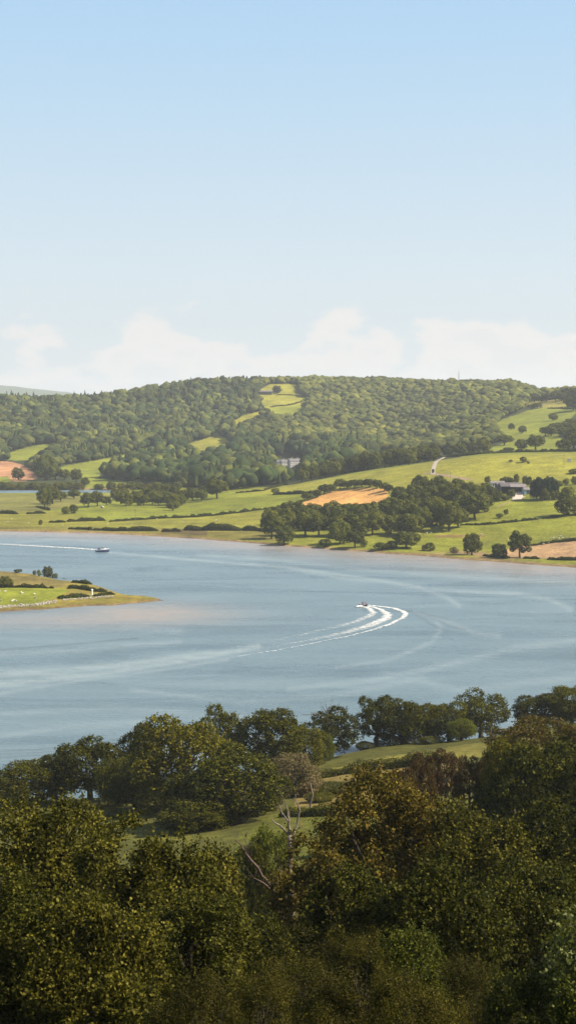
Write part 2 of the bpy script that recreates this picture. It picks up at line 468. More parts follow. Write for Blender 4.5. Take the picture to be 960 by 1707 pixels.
def build_ground():
    pxs = np.concatenate([np.linspace(-2000, -170, 60), np.arange(-150, 1112, 2.0), np.linspace(1130, 3000, 60)])
    ys = np.concatenate([np.linspace(-30, 28, 24), np.geomspace(29, 400, 330), np.geomspace(401, 575, 20)[0:-1], np.arange(575, 760, 1.1),
                         np.geomspace(760, 1100, 230), np.geomspace(1102, 3600, 250), np.geomspace(3650, 14500, 60)])
    U = (pxs - 480) / F
    XX = U[None, :] * (ys[:, None] + 30 * np.clip(1 - ys[:, None] / 120, 0, 1) + np.where(ys[:, None] < 0, 30 * 0, 0))
    XX = np.where(ys[:, None] <= 28, U[None, :] * (np.maximum(ys[:, None], 0) + 30 + 0 * XX), XX)
    YY = np.repeat(ys[:, None], len(pxs), 1)
    ZZ = zt(XX, YY)
    px, py = proj(XX, YY, ZZ)
    col = np.empty(XX.shape + (3,)); col[:] = grass
    n1 = fbm(XX / 40, YY / 40, s=31)[..., None]
    col = col * (1 - .5 * n1) + yellow * .5 * n1
    far = YY > 600
    for poly, c in FIELDS:
        m = pip(poly, px, py) & far & (YY < 1700)
        col[m] = c
    m = (YY > 1380) & ((py < 812) | (YY > 1600)); m = m & ~((px < 240) & (YY < 1600))
    col[m] = woodfl
    for poly, c in UNWOODED:
        m = pip(poly, px, py) & (YY > 1380); col[m] = c
    col[YY > 4000] = (.08, .105, .06)
    # rough belt and shore
    sh = np.clip((1.0 - ZZ) / .35, 0, 1)[..., None] * ((YY > 340))[..., None]
    nn = fbm(XX / 5, YY / 5, s=77)[..., None]
    shore = np.array([.20, .145, .085]) * (.55 + .9 * nn)
    col = col * (1 - sh) + shore * sh
    pen = (YY > 560) & (YY < 780) & (ZZ > -1)
    pcol = np.array([.165, .165, .035]) * (1 - nn) + np.array([.21, .155, .045]) * nn
    d = np.clip((.62 - ZZ) / .3, 0, 1)[..., None]
    col = np.where(pen[..., None], pcol * (1 - d) + shore * .9 * d, col)
    for poly, c in PFIELDS:
        m = pip(poly, px, py) & pen & (ZZ > .8); col[m] = c
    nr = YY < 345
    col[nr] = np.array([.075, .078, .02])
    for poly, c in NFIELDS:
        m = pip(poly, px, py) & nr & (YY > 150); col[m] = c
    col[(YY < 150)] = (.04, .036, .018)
    m, nt, out = newmat('ground_cover')
    at = nd(nt, 'ShaderNodeAttribute', attribute_name='tint')
    geo = nd(nt, 'ShaderNodeNewGeometry')
    c = at.outputs['Color']
    for s, lo, hi in ((.012, .74, 1.26), (.07, .74, 1.26), (.5, .66, 1.34), (3.0, .65, 1.35)):
        no = nd(nt, 'ShaderNodeTexNoise'); no.inputs['Scale'].default_value = s; no.inputs['Detail'].default_value = 5
        nt.links.new(geo.outputs['Position'], no.inputs['Vector'])
        g = ramp(nt, [(.3, (lo, lo, lo * 1.02)), (.7, (hi, hi * .98, hi * .9))], no.outputs['Fac'])
        c = mixc(nt, 1.0, c, g, 'MULTIPLY')
    p = nd(nt, 'ShaderNodeBsdfPrincipled'); p.inputs['Roughness'].default_value = 1; p.inputs['Specular IOR Level'].default_value = .1
    nt.links.new(c, p.inputs['Base Color']); nt.links.new(p.outputs[0], out.inputs[0])
    nr_, nc_ = XX.shape
    V = np.stack([XX, YY, ZZ], -1).reshape(-1, 3)
    i = np.arange(nr_ - 1)[:, None] * nc_ + np.arange(nc_ - 1)[None]
    Fc = np.stack([i, i + 1, i + nc_ + 1, i + nc_], -1).reshape(-1, 4)
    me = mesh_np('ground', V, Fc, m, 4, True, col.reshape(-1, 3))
    tag(put('ground', me), kind='structure')


# ------------------------------------------------------------------ water
def build_water():
    pxs = np.concatenate([np.linspace(-2000, -170, 30), np.arange(-160, 1122, 2.5), np.linspace(1140, 3000, 30)])
    ys = np.concatenate([np.geomspace(270, 1080, 620), np.geomspace(1090, 1700, 40)])
    U = (pxs - 480) / F
    XX = U[None] * ys[:, None] + 0 * ys[:, None]; YY = np.repeat(ys[:, None], len(pxs), 1)
    px, py = proj(XX, YY, np.zeros_like(XX))
    A = np.zeros(XX.shape + (3,))

    def curve(pts, w0, w1, amt, ch, soft=True):
        w = np.interp(px, sorted([pts[0][0], pts[-1][0]]), [w0, w1] if pts[0][0] < pts[-1][0] else [w1, w0])
        W = [tuple(at_z(a, b, 0)[:2]) for a, b in pts]
        # thickness is a real width in metres on the water; the sight is so flat that it shows as a thin line
        d = segdist(pts, px, py, closed=False)
        v = np.exp(-(d / np.maximum(w, .5)) ** 2) * amt
        A[..., ch] = np.maximum(A[..., ch], v)
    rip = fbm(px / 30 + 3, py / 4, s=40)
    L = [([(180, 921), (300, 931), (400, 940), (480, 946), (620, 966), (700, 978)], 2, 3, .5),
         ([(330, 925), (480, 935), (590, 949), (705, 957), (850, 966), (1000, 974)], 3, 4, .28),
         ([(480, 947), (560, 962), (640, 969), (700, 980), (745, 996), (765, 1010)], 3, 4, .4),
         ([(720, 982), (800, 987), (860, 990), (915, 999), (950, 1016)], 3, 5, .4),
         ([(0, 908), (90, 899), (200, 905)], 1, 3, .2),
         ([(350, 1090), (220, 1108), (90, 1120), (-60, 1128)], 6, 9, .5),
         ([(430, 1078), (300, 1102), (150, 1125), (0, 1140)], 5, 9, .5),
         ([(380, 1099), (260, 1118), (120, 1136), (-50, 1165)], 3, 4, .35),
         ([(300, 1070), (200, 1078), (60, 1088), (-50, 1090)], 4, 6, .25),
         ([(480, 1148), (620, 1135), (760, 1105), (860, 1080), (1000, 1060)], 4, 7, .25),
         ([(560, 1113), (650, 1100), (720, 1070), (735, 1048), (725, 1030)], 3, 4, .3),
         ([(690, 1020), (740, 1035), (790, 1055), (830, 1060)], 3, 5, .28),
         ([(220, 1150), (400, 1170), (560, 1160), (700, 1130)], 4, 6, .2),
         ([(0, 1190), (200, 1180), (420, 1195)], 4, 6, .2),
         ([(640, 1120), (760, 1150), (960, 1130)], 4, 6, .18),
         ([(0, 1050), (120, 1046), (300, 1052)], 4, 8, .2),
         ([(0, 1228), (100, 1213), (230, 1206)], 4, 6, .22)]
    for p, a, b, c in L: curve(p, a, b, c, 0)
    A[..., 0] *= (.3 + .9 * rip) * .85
    # muddy shallows
    tip = np.exp(-(((px - 250) / 130) ** 2 + ((py - 1022) / 16) ** 2)) + np.exp(-(((px - 50) / 220) ** 2 + ((py - 1035) / 12) ** 2)) * .6
    ysh = np.interp(px, [-400, 0, 160, 320, 480, 640, 800, 960, 1200], [880, 885, 888, 897, 910, 922, 934, 946, 965])
    A[..., 1] = np.clip(np.maximum(tip, np.exp(-((py - ysh) / (10 + 14 * np.clip(px / 900, 0, 1))) ** 2)) * (.6 + .6 * rip), 0, 1)
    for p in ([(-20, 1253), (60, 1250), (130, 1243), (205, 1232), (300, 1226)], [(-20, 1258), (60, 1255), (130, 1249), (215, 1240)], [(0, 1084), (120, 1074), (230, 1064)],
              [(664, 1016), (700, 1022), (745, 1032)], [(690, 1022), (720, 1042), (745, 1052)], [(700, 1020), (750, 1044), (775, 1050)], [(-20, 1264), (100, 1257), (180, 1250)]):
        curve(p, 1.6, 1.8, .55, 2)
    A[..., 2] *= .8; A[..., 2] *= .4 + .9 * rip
    m, nt, out = newmat('river_water')
    at = nd(nt, 'ShaderNodeAttribute', attribute_name='tint')
    sp = nd(nt, 'ShaderNodeSeparateColor'); nt.links.new(at.outputs['Color'], sp.inputs[0])
    geo = nd(nt, 'ShaderNodeNewGeometry')
    mp = nd(nt, 'ShaderNodeMapping'); mp.inputs['Scale'].default_value = (.010, .035, 1)
    nt.links.new(geo.outputs['Position'], mp.inputs[0])
    no = nd(nt, 'ShaderNodeTexNoise'); no.inputs['Scale'].default_value = 1; no.inputs['Detail'].default_value = 6; no.inputs['Roughness'].default_value = .62; no.inputs['Distortion'].default_value = .8
    nt.links.new(mp.outputs[0], no.inputs['Vector'])
    base = ramp(nt, [(.34, (.088, .138, .170)), (.66, (.150, .206, .234))], no.outputs['Fac'])
    base = mixc(nt, sp.outputs[1], base, (.27, .235, .21))
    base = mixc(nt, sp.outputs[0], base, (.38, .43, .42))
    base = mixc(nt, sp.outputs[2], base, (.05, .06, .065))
    p = nd(nt, 'ShaderNodeBsdfPrincipled')
    rr = ramp(nt, [(.35, (.22, .22, .22)), (.65, (.36, .36, .36))], no.outputs['Fac'])
    nt.links.new(rr, p.inputs['Roughness'])
    p.inputs['IOR'].default_value = 1.33
    nt.links.new(base, p.inputs['Base Color'])
    n2 = nd(nt, 'ShaderNodeTexNoise'); n2.inputs['Scale'].default_value = .45; n2.inputs['Detail'].default_value = 5; n2.inputs['Roughness'].default_value = .65
    mp2 = nd(nt, 'ShaderNodeMapping'); mp2.inputs['Scale'].default_value = (.55, 1.5, 1); mp2.inputs['Rotation'].default_value = (0, 0, .12)
    nt.links.new(geo.outputs['Position'], mp2.inputs[0]); nt.links.new(mp2.outputs[0], n2.inputs['Vector'])
    bp = nd(nt, 'ShaderNodeBump'); bp.inputs['Strength'].default_value = .8; bp.inputs['Distance'].default_value = .8
    nt.links.new(n2.outputs['Fac'], bp.inputs['Height']); nt.links.new(bp.outputs[0], p.inputs['Normal'])
    nt.links.new(p.outputs[0], out.inputs[0])
    nr_, nc_ = XX.shape
    V = np.stack([XX, YY, 0 * XX], -1).reshape(-1, 3)
    i = np.arange(nr_ - 1)[:, None] * nc_ + np.arange(nc_ - 1)[None]
    Fc = np.stack([i, i + 1, i + nc_ + 1, i + nc_], -1).reshape(-1, 4)
    me = mesh_np('river', V, Fc, m, 4, True, A.reshape(-1, 3))
    tag(put('river', me), kind='structure')


# ------------------------------------------------------------------ foliage
def rand_dirs(n, r):
    v = r.normal(size=(n, 3)); return v / np.linalg.norm(v, axis=1)[:, None]


def leaf_quads(Pn, Nn, L, W, r, droop=.0):
    n = len(Pn)
    t = np.cross(Nn, rand_dirs(n, r)); t /= np.linalg.norm(t, axis=1)[:, None] + 1e-9
    b = np.cross(Nn, t)
    s = (.65 + .7 * r.random(n))[:, None]
    l, w = L * .5 * s, W * .5 * s
    fold = Nn * (w * .35)
    V = np.stack([Pn - t * l, Pn + b * w + fold, Pn + t * l, Pn - b * w + fold], 1).reshape(-1, 3)
    Fc = np.arange(4 * n).reshape(-1, 4)
    return V, Fc


def crown_points(lobes, n, r, thick=.4, nj=.6, clump=0.0, cs=.8, seed=0, up=.15, bottom=.6):
    lobes = np.array(lobes, float)
    a = (lobes[:, 3] * lobes[:, 4] + lobes[:, 3] * lobes[:, 5] + lobes[:, 4] * lobes[:, 5])
    P_, N_ = [], []
    tot = 0
    while tot < n:
        m = int(n * 1.6)
        k = r.choice(len(lobes), m, p=a / a.sum())
        d = rand_dirs(m, r)
        keep = (d[:, 2] > -.35) | (r.random(m) < bottom)
        rad = 1 - thick * r.random(m) ** 1.7
        rad = rad * (1 + .22 * (fbm(d[:, 0] * 2.5 + k * 3.1, d[:, 1] * 2.5, d[:, 2] * 2.5, s=seed) - .5))
        p = lobes[k, :3] + d * lobes[k, 3:] * rad[:, None]
        inside = np.zeros(m, bool)
        for j in range(len(lobes)):
            q = (p - lobes[j, :3]) / lobes[j, 3:]
            inside |= (np.einsum('ij,ij->i', q, q) < .55) & (k != j)
        keep &= ~inside
        if clump > 0:
            nz = fbm(p[:, 0] / cs, p[:, 1] / cs, p[:, 2] / cs, s=seed + 5, o=2)
            keep &= nz > clump
        nn = d / lobes[k, 3:] ; nn /= np.linalg.norm(nn, axis=1)[:, None]
        nn = nn + rand_dirs(m, r) * nj + np.array([0, 0, up]); nn /= np.linalg.norm(nn, axis=1)[:, None]
        P_.append(p[keep]); N_.append(nn[keep]); tot += keep.sum()
    return np.concatenate(P_)[:n], np.concatenate(N_)[:n]


def make_lobes(kind, r):
    """a crown of unit height (foot at z 0, top at 1) and unit spread"""
    L = []
    if kind == 'conifer':
        for i in range(12):
            f = i / 11; rr = .42 * (1 - f) ** .8 + .06
            for a in range(5 if f < .8 else 2):
                th = r.random() * 6.28
                L.append((math.cos(th) * rr * .5, math.sin(th) * rr * .5, .10 + .82 * f, rr * .66, rr * .66, .09))
        zb = .02
    elif kind == 'bush':
        for i in range(11):
            th = r.random() * 6.28; q = .32 * math.sqrt(r.random()); s = .17 + .12 * r.random()
            L.append((math.cos(th) * q, math.sin(th) * q, .28 + .45 * r.random() * (1 - q), s, s, s * 1.15))
        L.append((0, 0, .4, .34, .34, .40))
        zb = .0
    else:
        n, sb, zb = {'oak': (17, .30, .17), 'airy': (15, .24, .16), 'round': (20, .30, .03), 'tall': (16, .30, .05)}[kind]
        if kind != 'airy': L.append((0, 0, .52, .34, .34, .34))
        else: L.append((.08 * r.normal(), .08 * r.normal(), .6, .2, .2, .22))
        for i in range(n):
            th = 2.4 * i + r.random() * 1.2
            sz = -.78 + 1.74 * (i + r.random() * .8) / n; sz = min(sz, .97)
            s = sb * .5 * (.75 + .6 * r.random())
            cz = math.sqrt(1 - sz * sz)
            q = (.5 - s) * (.86 + .24 * r.random())
            L.append((math.cos(th) * cz * q, math.sin(th) * cz * q, .5 + sz * q, s, s, s * .85))
    L = np.array(L)
    z0, z1 = (L[:, 2] - L[:, 5]).min(), (L[:, 2] + L[:, 5]).max()
    k = (1 - zb) / (z1 - z0)
    L[:, 2] = zb + (L[:, 2] - z0) * k; L[:, 5] *= k
    x = max((np.abs(L[:, 0]) + L[:, 3]).max(), (np.abs(L[:, 1]) + L[:, 4]).max())
    k = .5 / x if kind != 'conifer' else .5 / x
    L[:, :2] *= k; L[:, 3:5] *= k
    return [tuple(q) for q in L]


def twigs(p, nn, per, ln, r, up=.25):
    """grow a little shoot with several leaves from every point: leaves come in sprays"""
    m = len(p)
    d = nn * .7 + rand_dirs(m, r) * .75 + np.array([0, 0, up]); d /= np.linalg.norm(d, axis=1)[:, None]
    l = ln * (.4 + r.random(m) * 1.0)
    t = (np.arange(per)[None] + r.random((m, per))) / per
    q = p[:, None] + d[:, None] * (t * l[:, None])[..., None] + r.normal(size=(m, per, 3)) * ln * .10
    n2 = nn[:, None] * .5 + rand_dirs(m * per, r).reshape(m, per, 3) * .8 + np.array([0, 0, .25])
    q = q.reshape(-1, 3); n2 = n2.reshape(-1, 3)
    return q, n2 / np.linalg.norm(n2, axis=1)[:, None]


def limb_mesh(name, lobes, r, mat, thick=.035, n=9):
    mb = MB()
    lz = np.array(lobes)
    top = (r.normal() * .02, r.normal() * .02, .55)
    mb.tube([(0, 0, -.05), (0.01, 0, .03), (.005, .01, .2), (top[0], top[1], .4), (top[0] * 1.5, top[1], .62)], [thick * 1.7, thick * 1.15, thick * .95, thick * .7, thick * .3], 8)
    for k in r.choice(len(lz), min(n, len(lz)), replace=False):
        c = lz[k, :3]; s = .18 + .22 * r.random()
        mid = (c[0] * .5 + r.normal() * .02, c[1] * .5 + r.normal() * .02, s + (c[2] - s) * .45)
        mb.tube([(0, 0, s), mid, tuple(c)], [thick * .5, thick * .33, thick * .1], 5)
        for q in range(2):
            e = c + rand_dirs(1, r)[0] * lz[k, 3:] * .9
            mb.tube([mid, tuple((np.array(mid) + e) / 2 + r.normal(size=3) * .01), tuple(e)], [thick * .22, thick * .15, thick * .05], 4)
    me = bpy.data.meshes.new(name); me.from_pydata(mb.v, [], mb.f); me.update(); me.materials.append(mat)
    return me


PROTO = {}


def proto(shape, mat, lod, v):
    key = (shape, mat, lod, v)
    if key in PROTO: return PROTO[key]
    r = np.random.default_rng(abs(hash((shape, lod, v))) % 1000 if False else (sum(map(ord, shape)) * 7 + lod * 31 + v * 101))
    lobes = make_lobes(shape, r)
    n, ls, clump = {0: (3000, .058, 0), 1: (4800 if shape != 'airy' else 2900, .024, {'round': .34, 'airy': .41}.get(shape, .385))}[lod]
    if shape == 'bush' and lod == 0: n, ls = 900, .09
    if shape == 'conifer': ls *= .8
    p, nn = crown_points(lobes, n, r, thick=.22 if lod == 0 else .35, nj=.38 if lod == 0 else .6, clump=clump, cs=.095, seed=v * 13)
    if lod == 1: p, nn = twigs(p, nn, 5, .055, r)
    V, Fc = leaf_quads(p, nn, ls, ls * .75, r)
    cm = mesh_np('crown', V, Fc, M[mat])
    tm = limb_mesh('trunk', lobes, r, M['bark'], .034 if shape != 'bush' else .02)
    PROTO[key] = (cm, tm)
    return PROTO[key]


NTREE = [0]


def tree(loc, h, w, shape, mat, label, cat='tree', group=None, lod=0, name=None, sink=.0, rz=None):
    NTREE[0] += 1
    cm, tm = proto(shape, mat, lod, NTREE[0] % (4 if lod == 0 else 3))
    o = empty(name or {'conifer': 'conifer_tree', 'bush': 'bush', 'oak': 'oak_tree', 'airy': 'tree', 'round': 'tree', 'tall': 'tree'}[shape], (float(loc[0]), float(loc[1]), float(loc[2]) - sink), label, cat, group, random.random() * 6.28 if rz is None else rz)
    c = put('crown', cm, o); c.scale = (w, w, h)
    t = put('trunk', tm, o); t.scale = (w, w, h)
    return o


def ftree(px, base, top, width, shape='oak', mat='oak', label='', group=None, cat=None, zoff=0, Y=None, **kw):
    """a tree that stands on the far land: foot, top and spread read off the photograph"""
    g = G(px, base) if Y is None else on_col(px, Y)
    s = g[1] / F
    if Y is None:
        h = (base - top) * s * 1.05
    else:
        h = at_y(px, top, g[1])[2] - g[2]
    tree(g, max(h, 1.0) * 1.03, width * s * 1.12, shape, mat, label, cat or ('bush' if shape == 'bush' else 'tree'), group, **kw)
    return g


def belt(poly, sx, sy, hr, wr, mats, label, group, shapes=('oak', 'round', 'tall'), seed=1, cat='tree'):
    r = np.random.default_rng(seed)
    xs = [p[0] for p in poly]; ys = [p[1] for p in poly]
    k = 0
    y = min(ys) + sy * .3
    while y < max(ys) + sy * .3:
        x = min(xs) + (k % 2) * sx * .5
        while x < max(xs) + sx * .3:
            qx, qy = x + r.normal() * sx * .18, y + r.normal() * sy * .18
            if pip(poly, np.array([qx]), np.array([qy]))[0]:
                g = G(qx, qy)
                h = hr[0] + (hr[1] - hr[0]) * r.random(); w = h * (wr[0] + (wr[1] - wr[0]) * r.random())
                m = mats[int(r.integers(len(mats)))]
                lab = label.get(m, list(label.values())[0]) if isinstance(label, dict) else label
                tree(g, h, w, shapes[int(r.integers(len(shapes)))], m, lab, cat, group)
            x += sx
        y += sy; k += 1


def hedge(pts, h, w, label, mat='hedge', near=False, leaf=.55, dens=7.0, group=None, name='hedge', ragged=.5, Ys=None, cat='hedge', zoff=0):
    """a hedgerow along the ground: a ragged leafy ribbon with a woody heart"""
    r = np.random.default_rng(int(pts[0][0] * 7 + pts[0][1]) % 9973)
    if Ys is None: W = [G(a, b, near) for a, b in pts]
    else: W = [on_col(a, b) for a, b in pts]
    W = np.array(W)
    o0 = W[len(W) // 2].copy()
    seg = np.hypot(*np.diff(W[:, :2], axis=0).T); L = seg.sum(); cum = np.concatenate([[0], np.cumsum(seg)])
    n = int(L * (h * 2 + w) * dens / leaf) // 1
    n = int(min(max(n, 60), 26000))
    s = r.random(n) * L
    x = np.interp(s, cum, W[:, 0]); y = np.interp(s, cum, W[:, 1])
    k = np.clip(np.searchsorted(cum, s) - 1, 0, len(seg) - 1)
    d = (W[k + 1, :2] - W[k, :2]) / seg[k][:, None]; nrm = np.stack([-d[:, 1], d[:, 0]], 1)
    endt = np.clip(np.minimum(s, L - s) / (h * 1.6), .05, 1) ** .5
    hh = h * endt * np.clip(1 + ragged * 3.6 * (fbm(s / (h * 2.0), s * 0, s=3) - .5), .3, 2)
    a = r.random(n) * math.pi
    rad = 1 - .3 * r.random(n) ** 2
    off = np.cos(a) * w / 2 * rad; zz = np.where(r.random(n) < .5, r.random(n) * 1.0, np.sin(a) ** .5 * rad) * hh * (.9 + .25 * r.random(n))
    x = x + nrm[:, 0] * off; y = y + nrm[:, 1] * off
    z = zt(x, y) + zz + zoff
    Pn = np.stack([x, y, z], 1) - o0
    Nn = np.stack([nrm[:, 0] * np.cos(a), nrm[:, 1] * np.cos(a), np.sin(a) * .8], 1) + rand_dirs(n, r) * .7
    Nn /= np.linalg.norm(Nn, axis=1)[:, None]
    V, Fc = leaf_quads(Pn, Nn, leaf, leaf * .75, r)
    # the heart of the hedge
    ns = max(4, int(L / 3))
    sc_ = np.linspace(0, L, ns); cx = np.interp(sc_, cum, W[:, 0]); cy = np.interp(sc_, cum, W[:, 1])
    dx, dy = np.gradient(cx), np.gradient(cy); q = np.hypot(dx, dy); nx, ny = -dy / q, dx / q
    hz = h * np.clip(np.minimum(sc_, L - sc_) / (h * 1.6), .05, 1) ** .5 * np.clip(1 + ragged * 3.6 * (fbm(sc_ / (h * 2.0), sc_ * 0, s=3) - .5), .3, 2) * .6
    zc = zt(cx, cy) + zoff
    prof = [(-.3, -.3), (-.28, .6), (-.1, 1), (.1, 1), (.28, .6), (.3, -.3)]
    Vc = np.stack([np.stack([cx + nx * a_ * w, cy + ny * a_ * w, zc + np.where(b_ < 0, b_, b_ * hz)], 1) for a_, b_ in prof], 1).reshape(-1, 3) - o0
    i = (np.arange(ns - 1)[:, None] * 6 + np.arange(5)[None]).ravel()
    Fq = np.stack([i, i + 1, i + 7, i + 6], 1) + len(V)
    me = mesh_np(name, np.concatenate([V, Vc]), np.concatenate([Fc, Fq]), M[mat])
    o = put(name, me); o.location = o0
    tag(o, label, cat, group)
    return o


# icosphere blobs for the far woods ------------------------------------------------
def ico(sub):
    import bmesh
    bm = bmesh.new(); bmesh.ops.create_icosphere(bm, subdivisions=sub, radius=1)
    V = np.array([v.co[:] for v in bm.verts]); Fc = np.array([[v.index for v in f.verts] for f in bm.faces]); bm.free()
    return V, Fc


def wood_mat(name, ca, cb, cc):
    m, nt, out = newmat(name)
    geo = nd(nt, 'ShaderNodeNewGeometry')
    col = ramp(nt, [(0, ca), (.5, cb), (.9, cc)], geo.outputs['Random Per Island'])
    for s, lo, hi in ((.011, .55, 1.42), (.05, .75, 1.25), (.45, .7, 1.3)):
        no = nd(nt, 'ShaderNodeTexNoise'); no.inputs['Scale'].default_value = s; no.inputs['Detail'].default_value = 3
        nt.links.new(geo.outputs['Position'], no.inputs['Vector'])
        col = mixc(nt, 1.0, col, ramp(nt, [(.32, (lo, lo, lo)), (.68, (hi, hi * .97, hi * .85))], no.outputs['Fac']), 'MULTIPLY')
    p = nd(nt, 'ShaderNodeBsdfPrincipled'); p.inputs['Roughness'].default_value = .9; p.inputs['Specular IOR Level'].default_value = .1
    nt.links.new(col, p.inputs['Base Color']); nt.links.new(p.outputs[0], out.inputs[0])
    return m


def in_any(polys, px, py):
    r = np.zeros(px.shape, bool)
    for p in polys: r |= pip(p, px, py)
    return r


def wood(name, label, inc, exc, mat, hr, wr, sp, Y0, Y1, seed, con=.06, sub=2, PXR=(-160, 1120)):
    """a closed-canopy wood too dense to count, scattered over the land"""
    r = np.random.default_rng(seed)
    X, Yv = [], []
    y = Y0
    while y < Y1:
        x0, x1 = (PXR[0] - 480) / F * y, (PXR[1] - 480) / F * y
        xs = np.arange(x0, x1, sp) + (r.random() * sp)
        X.append(xs + r.normal(size=len(xs)) * sp * .42); Yv.append(y + r.normal(size=len(xs)) * sp * .42)
        y += sp * .92
    X = np.concatenate(X); Y = np.concatenate(Yv); Z = zt(X, Y)
    px, py = proj(X, Y, Z)
    k = in_any(inc, px, py)
    for e in exc: k &= ~pip(e, px, py) & ~pip(e, px, py - 7.0 * F / Y)
    X, Y, Z = X[k], Y[k], Z[k]
    n = len(X)
    B = []; bv, bf = ico(sub)
    for q in range(8):
        d = bv
        rad = 1 + .95 * (fbm(d[:, 0] * 1.9 + q * 9, d[:, 1] * 1.9, d[:, 2] * 1.9, s=q, o=3) - .5) + r.normal(size=len(d)) * .06
        v = d * rad[:, None]; v[:, 2] = np.where(v[:, 2] < 0, v[:, 2] * .8, v[:, 2])
        B.append(v)
    cone = bv.copy(); f = (cone[:, 2] + 1) / 2; sc_ = (1 - f) ** .8 * 1.0 + .02
    hz = np.hypot(cone[:, 0], cone[:, 1]) + 1e-9
    cone[:, 0] = cone[:, 0] / hz * sc_ * (1 + r.normal(size=len(f)) * .12); cone[:, 1] = cone[:, 1] / hz * sc_; 
    B.append(cone)
    B = np.array(B)
    big = fbm(X / 70, Y / 70, s=seed)
    h = hr[0] + (hr[1] - hr[0]) * r.random(n) ** 1.8 * (.7 + .6 * big) + 2.5 * (r.random(n) > .93); w = h * (wr[0] + (wr[1] - wr[0]) * r.random(n)) * (.85 + .4 * big)
    kind = r.integers(0, 8, n)
    cn = r.random(n) < con * (1.8 * (big > .5)); kind[cn] = 8; w[cn] *= .55; h[cn] *= 1.15
    an = r.random(n) * 6.28
    v = B[kind].copy()
    c, s = np.cos(an)[:, None], np.sin(an)[:, None]
    vx = v[:, :, 0] * c - v[:, :, 1] * s; vy = v[:, :, 0] * s + v[:, :, 1] * c
    V = np.stack([vx * w[:, None] / 2 + X[:, None], vy * w[:, None] / 2 + Y[:, None], (v[:, :, 2] * .46 + .54) * h[:, None] + Z[:, None]], -1)
    nb = len(bv)
    Fc = (bf[None] + (np.arange(n) * nb)[:, None, None]).reshape(-1, 3)
    me = mesh_np(name, V.reshape(-1, 3), Fc, mat, 3, True)
    tag(put(name, me), label, 'wood', kind='stuff')
    print('WOOD', name, n)


# ------------------------------------------------------------------ sky, sun, camera, air
def build_sky():
    w = bpy.data.worlds.new('World'); sc.world = w; w.use_nodes = True
    nt = w.node_tree; nt.nodes.clear()
    out = nt.nodes.new('ShaderNodeOutputWorld'); bg = nt.nodes.new('ShaderNodeBackground')
    sky = nd(nt, 'ShaderNodeTexSky', sky_type='NISHITA', sun_disc=False, sun_elevation=EL, sun_rotation=AZ, altitude=80, air_density=1.0, dust_density=1.2, ozone_density=1.2)
    tc = nd(nt, 'ShaderNodeTexCoord')
    sx = nd(nt, 'ShaderNodeSeparateXYZ'); nt.links.new(tc.outputs['Generated'], sx.inputs[0])
    mp = nd(nt, 'ShaderNodeMapping'); mp.inputs['Scale'].default_value = (17, 17, 30); mp.inputs['Location'].default_value = CLOC
    nt.links.new(tc.outputs['Generated'], mp.inputs[0])
    no = nd(nt, 'ShaderNodeTexNoise'); no.inputs['Scale'].default_value = 1; no.inputs['Detail'].default_value = 6; no.inputs['Roughness'].default_value = .52
    nt.links.new(mp.outputs[0], no.inputs['Vector'])
    # a bank of cumulus low over the hills: solid near the horizon, heaped tops above
    ht = nd(nt, 'ShaderNodeMath', operation='MULTIPLY_ADD'); nt.links.new(sx.outputs['Z'], ht.inputs[0]); ht.inputs[1].default_value = -5.0; ht.inputs[2].default_value = 5.0 * .055
    dn = nd(nt, 'ShaderNodeMath', operation='ADD'); nt.links.new(no.outputs['Fac'], dn.inputs[0]); nt.links.new(ht.outputs[0], dn.inputs[1])
    puff = ramp(nt, [(.50, (0, 0, 0)), (.55, (.6, .6, .6)), (.64, (.85, .85, .85))], dn.outputs[0])
    ccol = ramp(nt, [(.50, (.66, .625, .595)), (.59, (.71, .665, .62)), (.68, (.615, .605, .595)), (.78, (.60, .60, .595)), (.9, (.59, .595, .595))], dn.outputs[0])
    cc = mixc(nt, 1.0, ccol, (10, 10, 10), 'MULTIPLY')
    clear = ramp(nt, [(0, (.55, .58, .59)), (.05, (.515, .58, .61)), (.09, (.51, .595, .645)), (.14, (.455, .57, .66)), (.22, (.365, .53, .68)), (.32, (.285, .475, .70))], sx.outputs['Z'])
    clear = mixc(nt, 1.0, clear, (10, 10, 10), 'MULTIPLY')
    veil = ramp(nt, [(0, (.95, .95, .95)), (.33, (.9, .9, .9)), (.65, (.0, .0, .0))], sx.outputs['Z'])
    col = mixc(nt, veil, sky.outputs[0], clear)
    col = mixc(nt, puff, col, cc)
    nt.links.new(col, bg.inputs[0]); bg.inputs[1].default_value = SKYS
    nt.links.new(bg.outputs[0], out.inputs[0])
    S = Vector((math.sin(AZ) * math.cos(EL), math.cos(AZ) * math.cos(EL), math.sin(EL)))
    l = bpy.data.lights.new('sun', 'SUN'); l.energy = SUNE; l.angle = math.radians(.53); l.color = (1, .90, .72)
    o = bpy.data.objects.new('sun', l); COL.objects.link(o); o.rotation_euler = S.to_track_quat('Z', 'Y').to_euler()
    o.location = (300, 100, 400)


SKYS, SUNE = .072, 5.0
CLOC = (3, 8, 4)
EXPO = .88
HAZE = 6.8e-5


def build_haze():
    mb = MB(); mb.box(-9000, 9000, -80, 15200, -5.5, 420)
    m, nt, out = newmat('air')
    v = nd(nt, 'ShaderNodeVolumePrincipled'); v.inputs['Density'].default_value = HAZE
    v.inputs['Color'].default_value = (.86, .90, 1.0, 1); v.inputs['Anisotropy'].default_value = .1
    nt.links.new(v.outputs[0], out.inputs['Volume'])
    o = mb.build('haze', m); tag(o, 'thin pale air between the viewer and the hills', 'haze', kind='stuff')


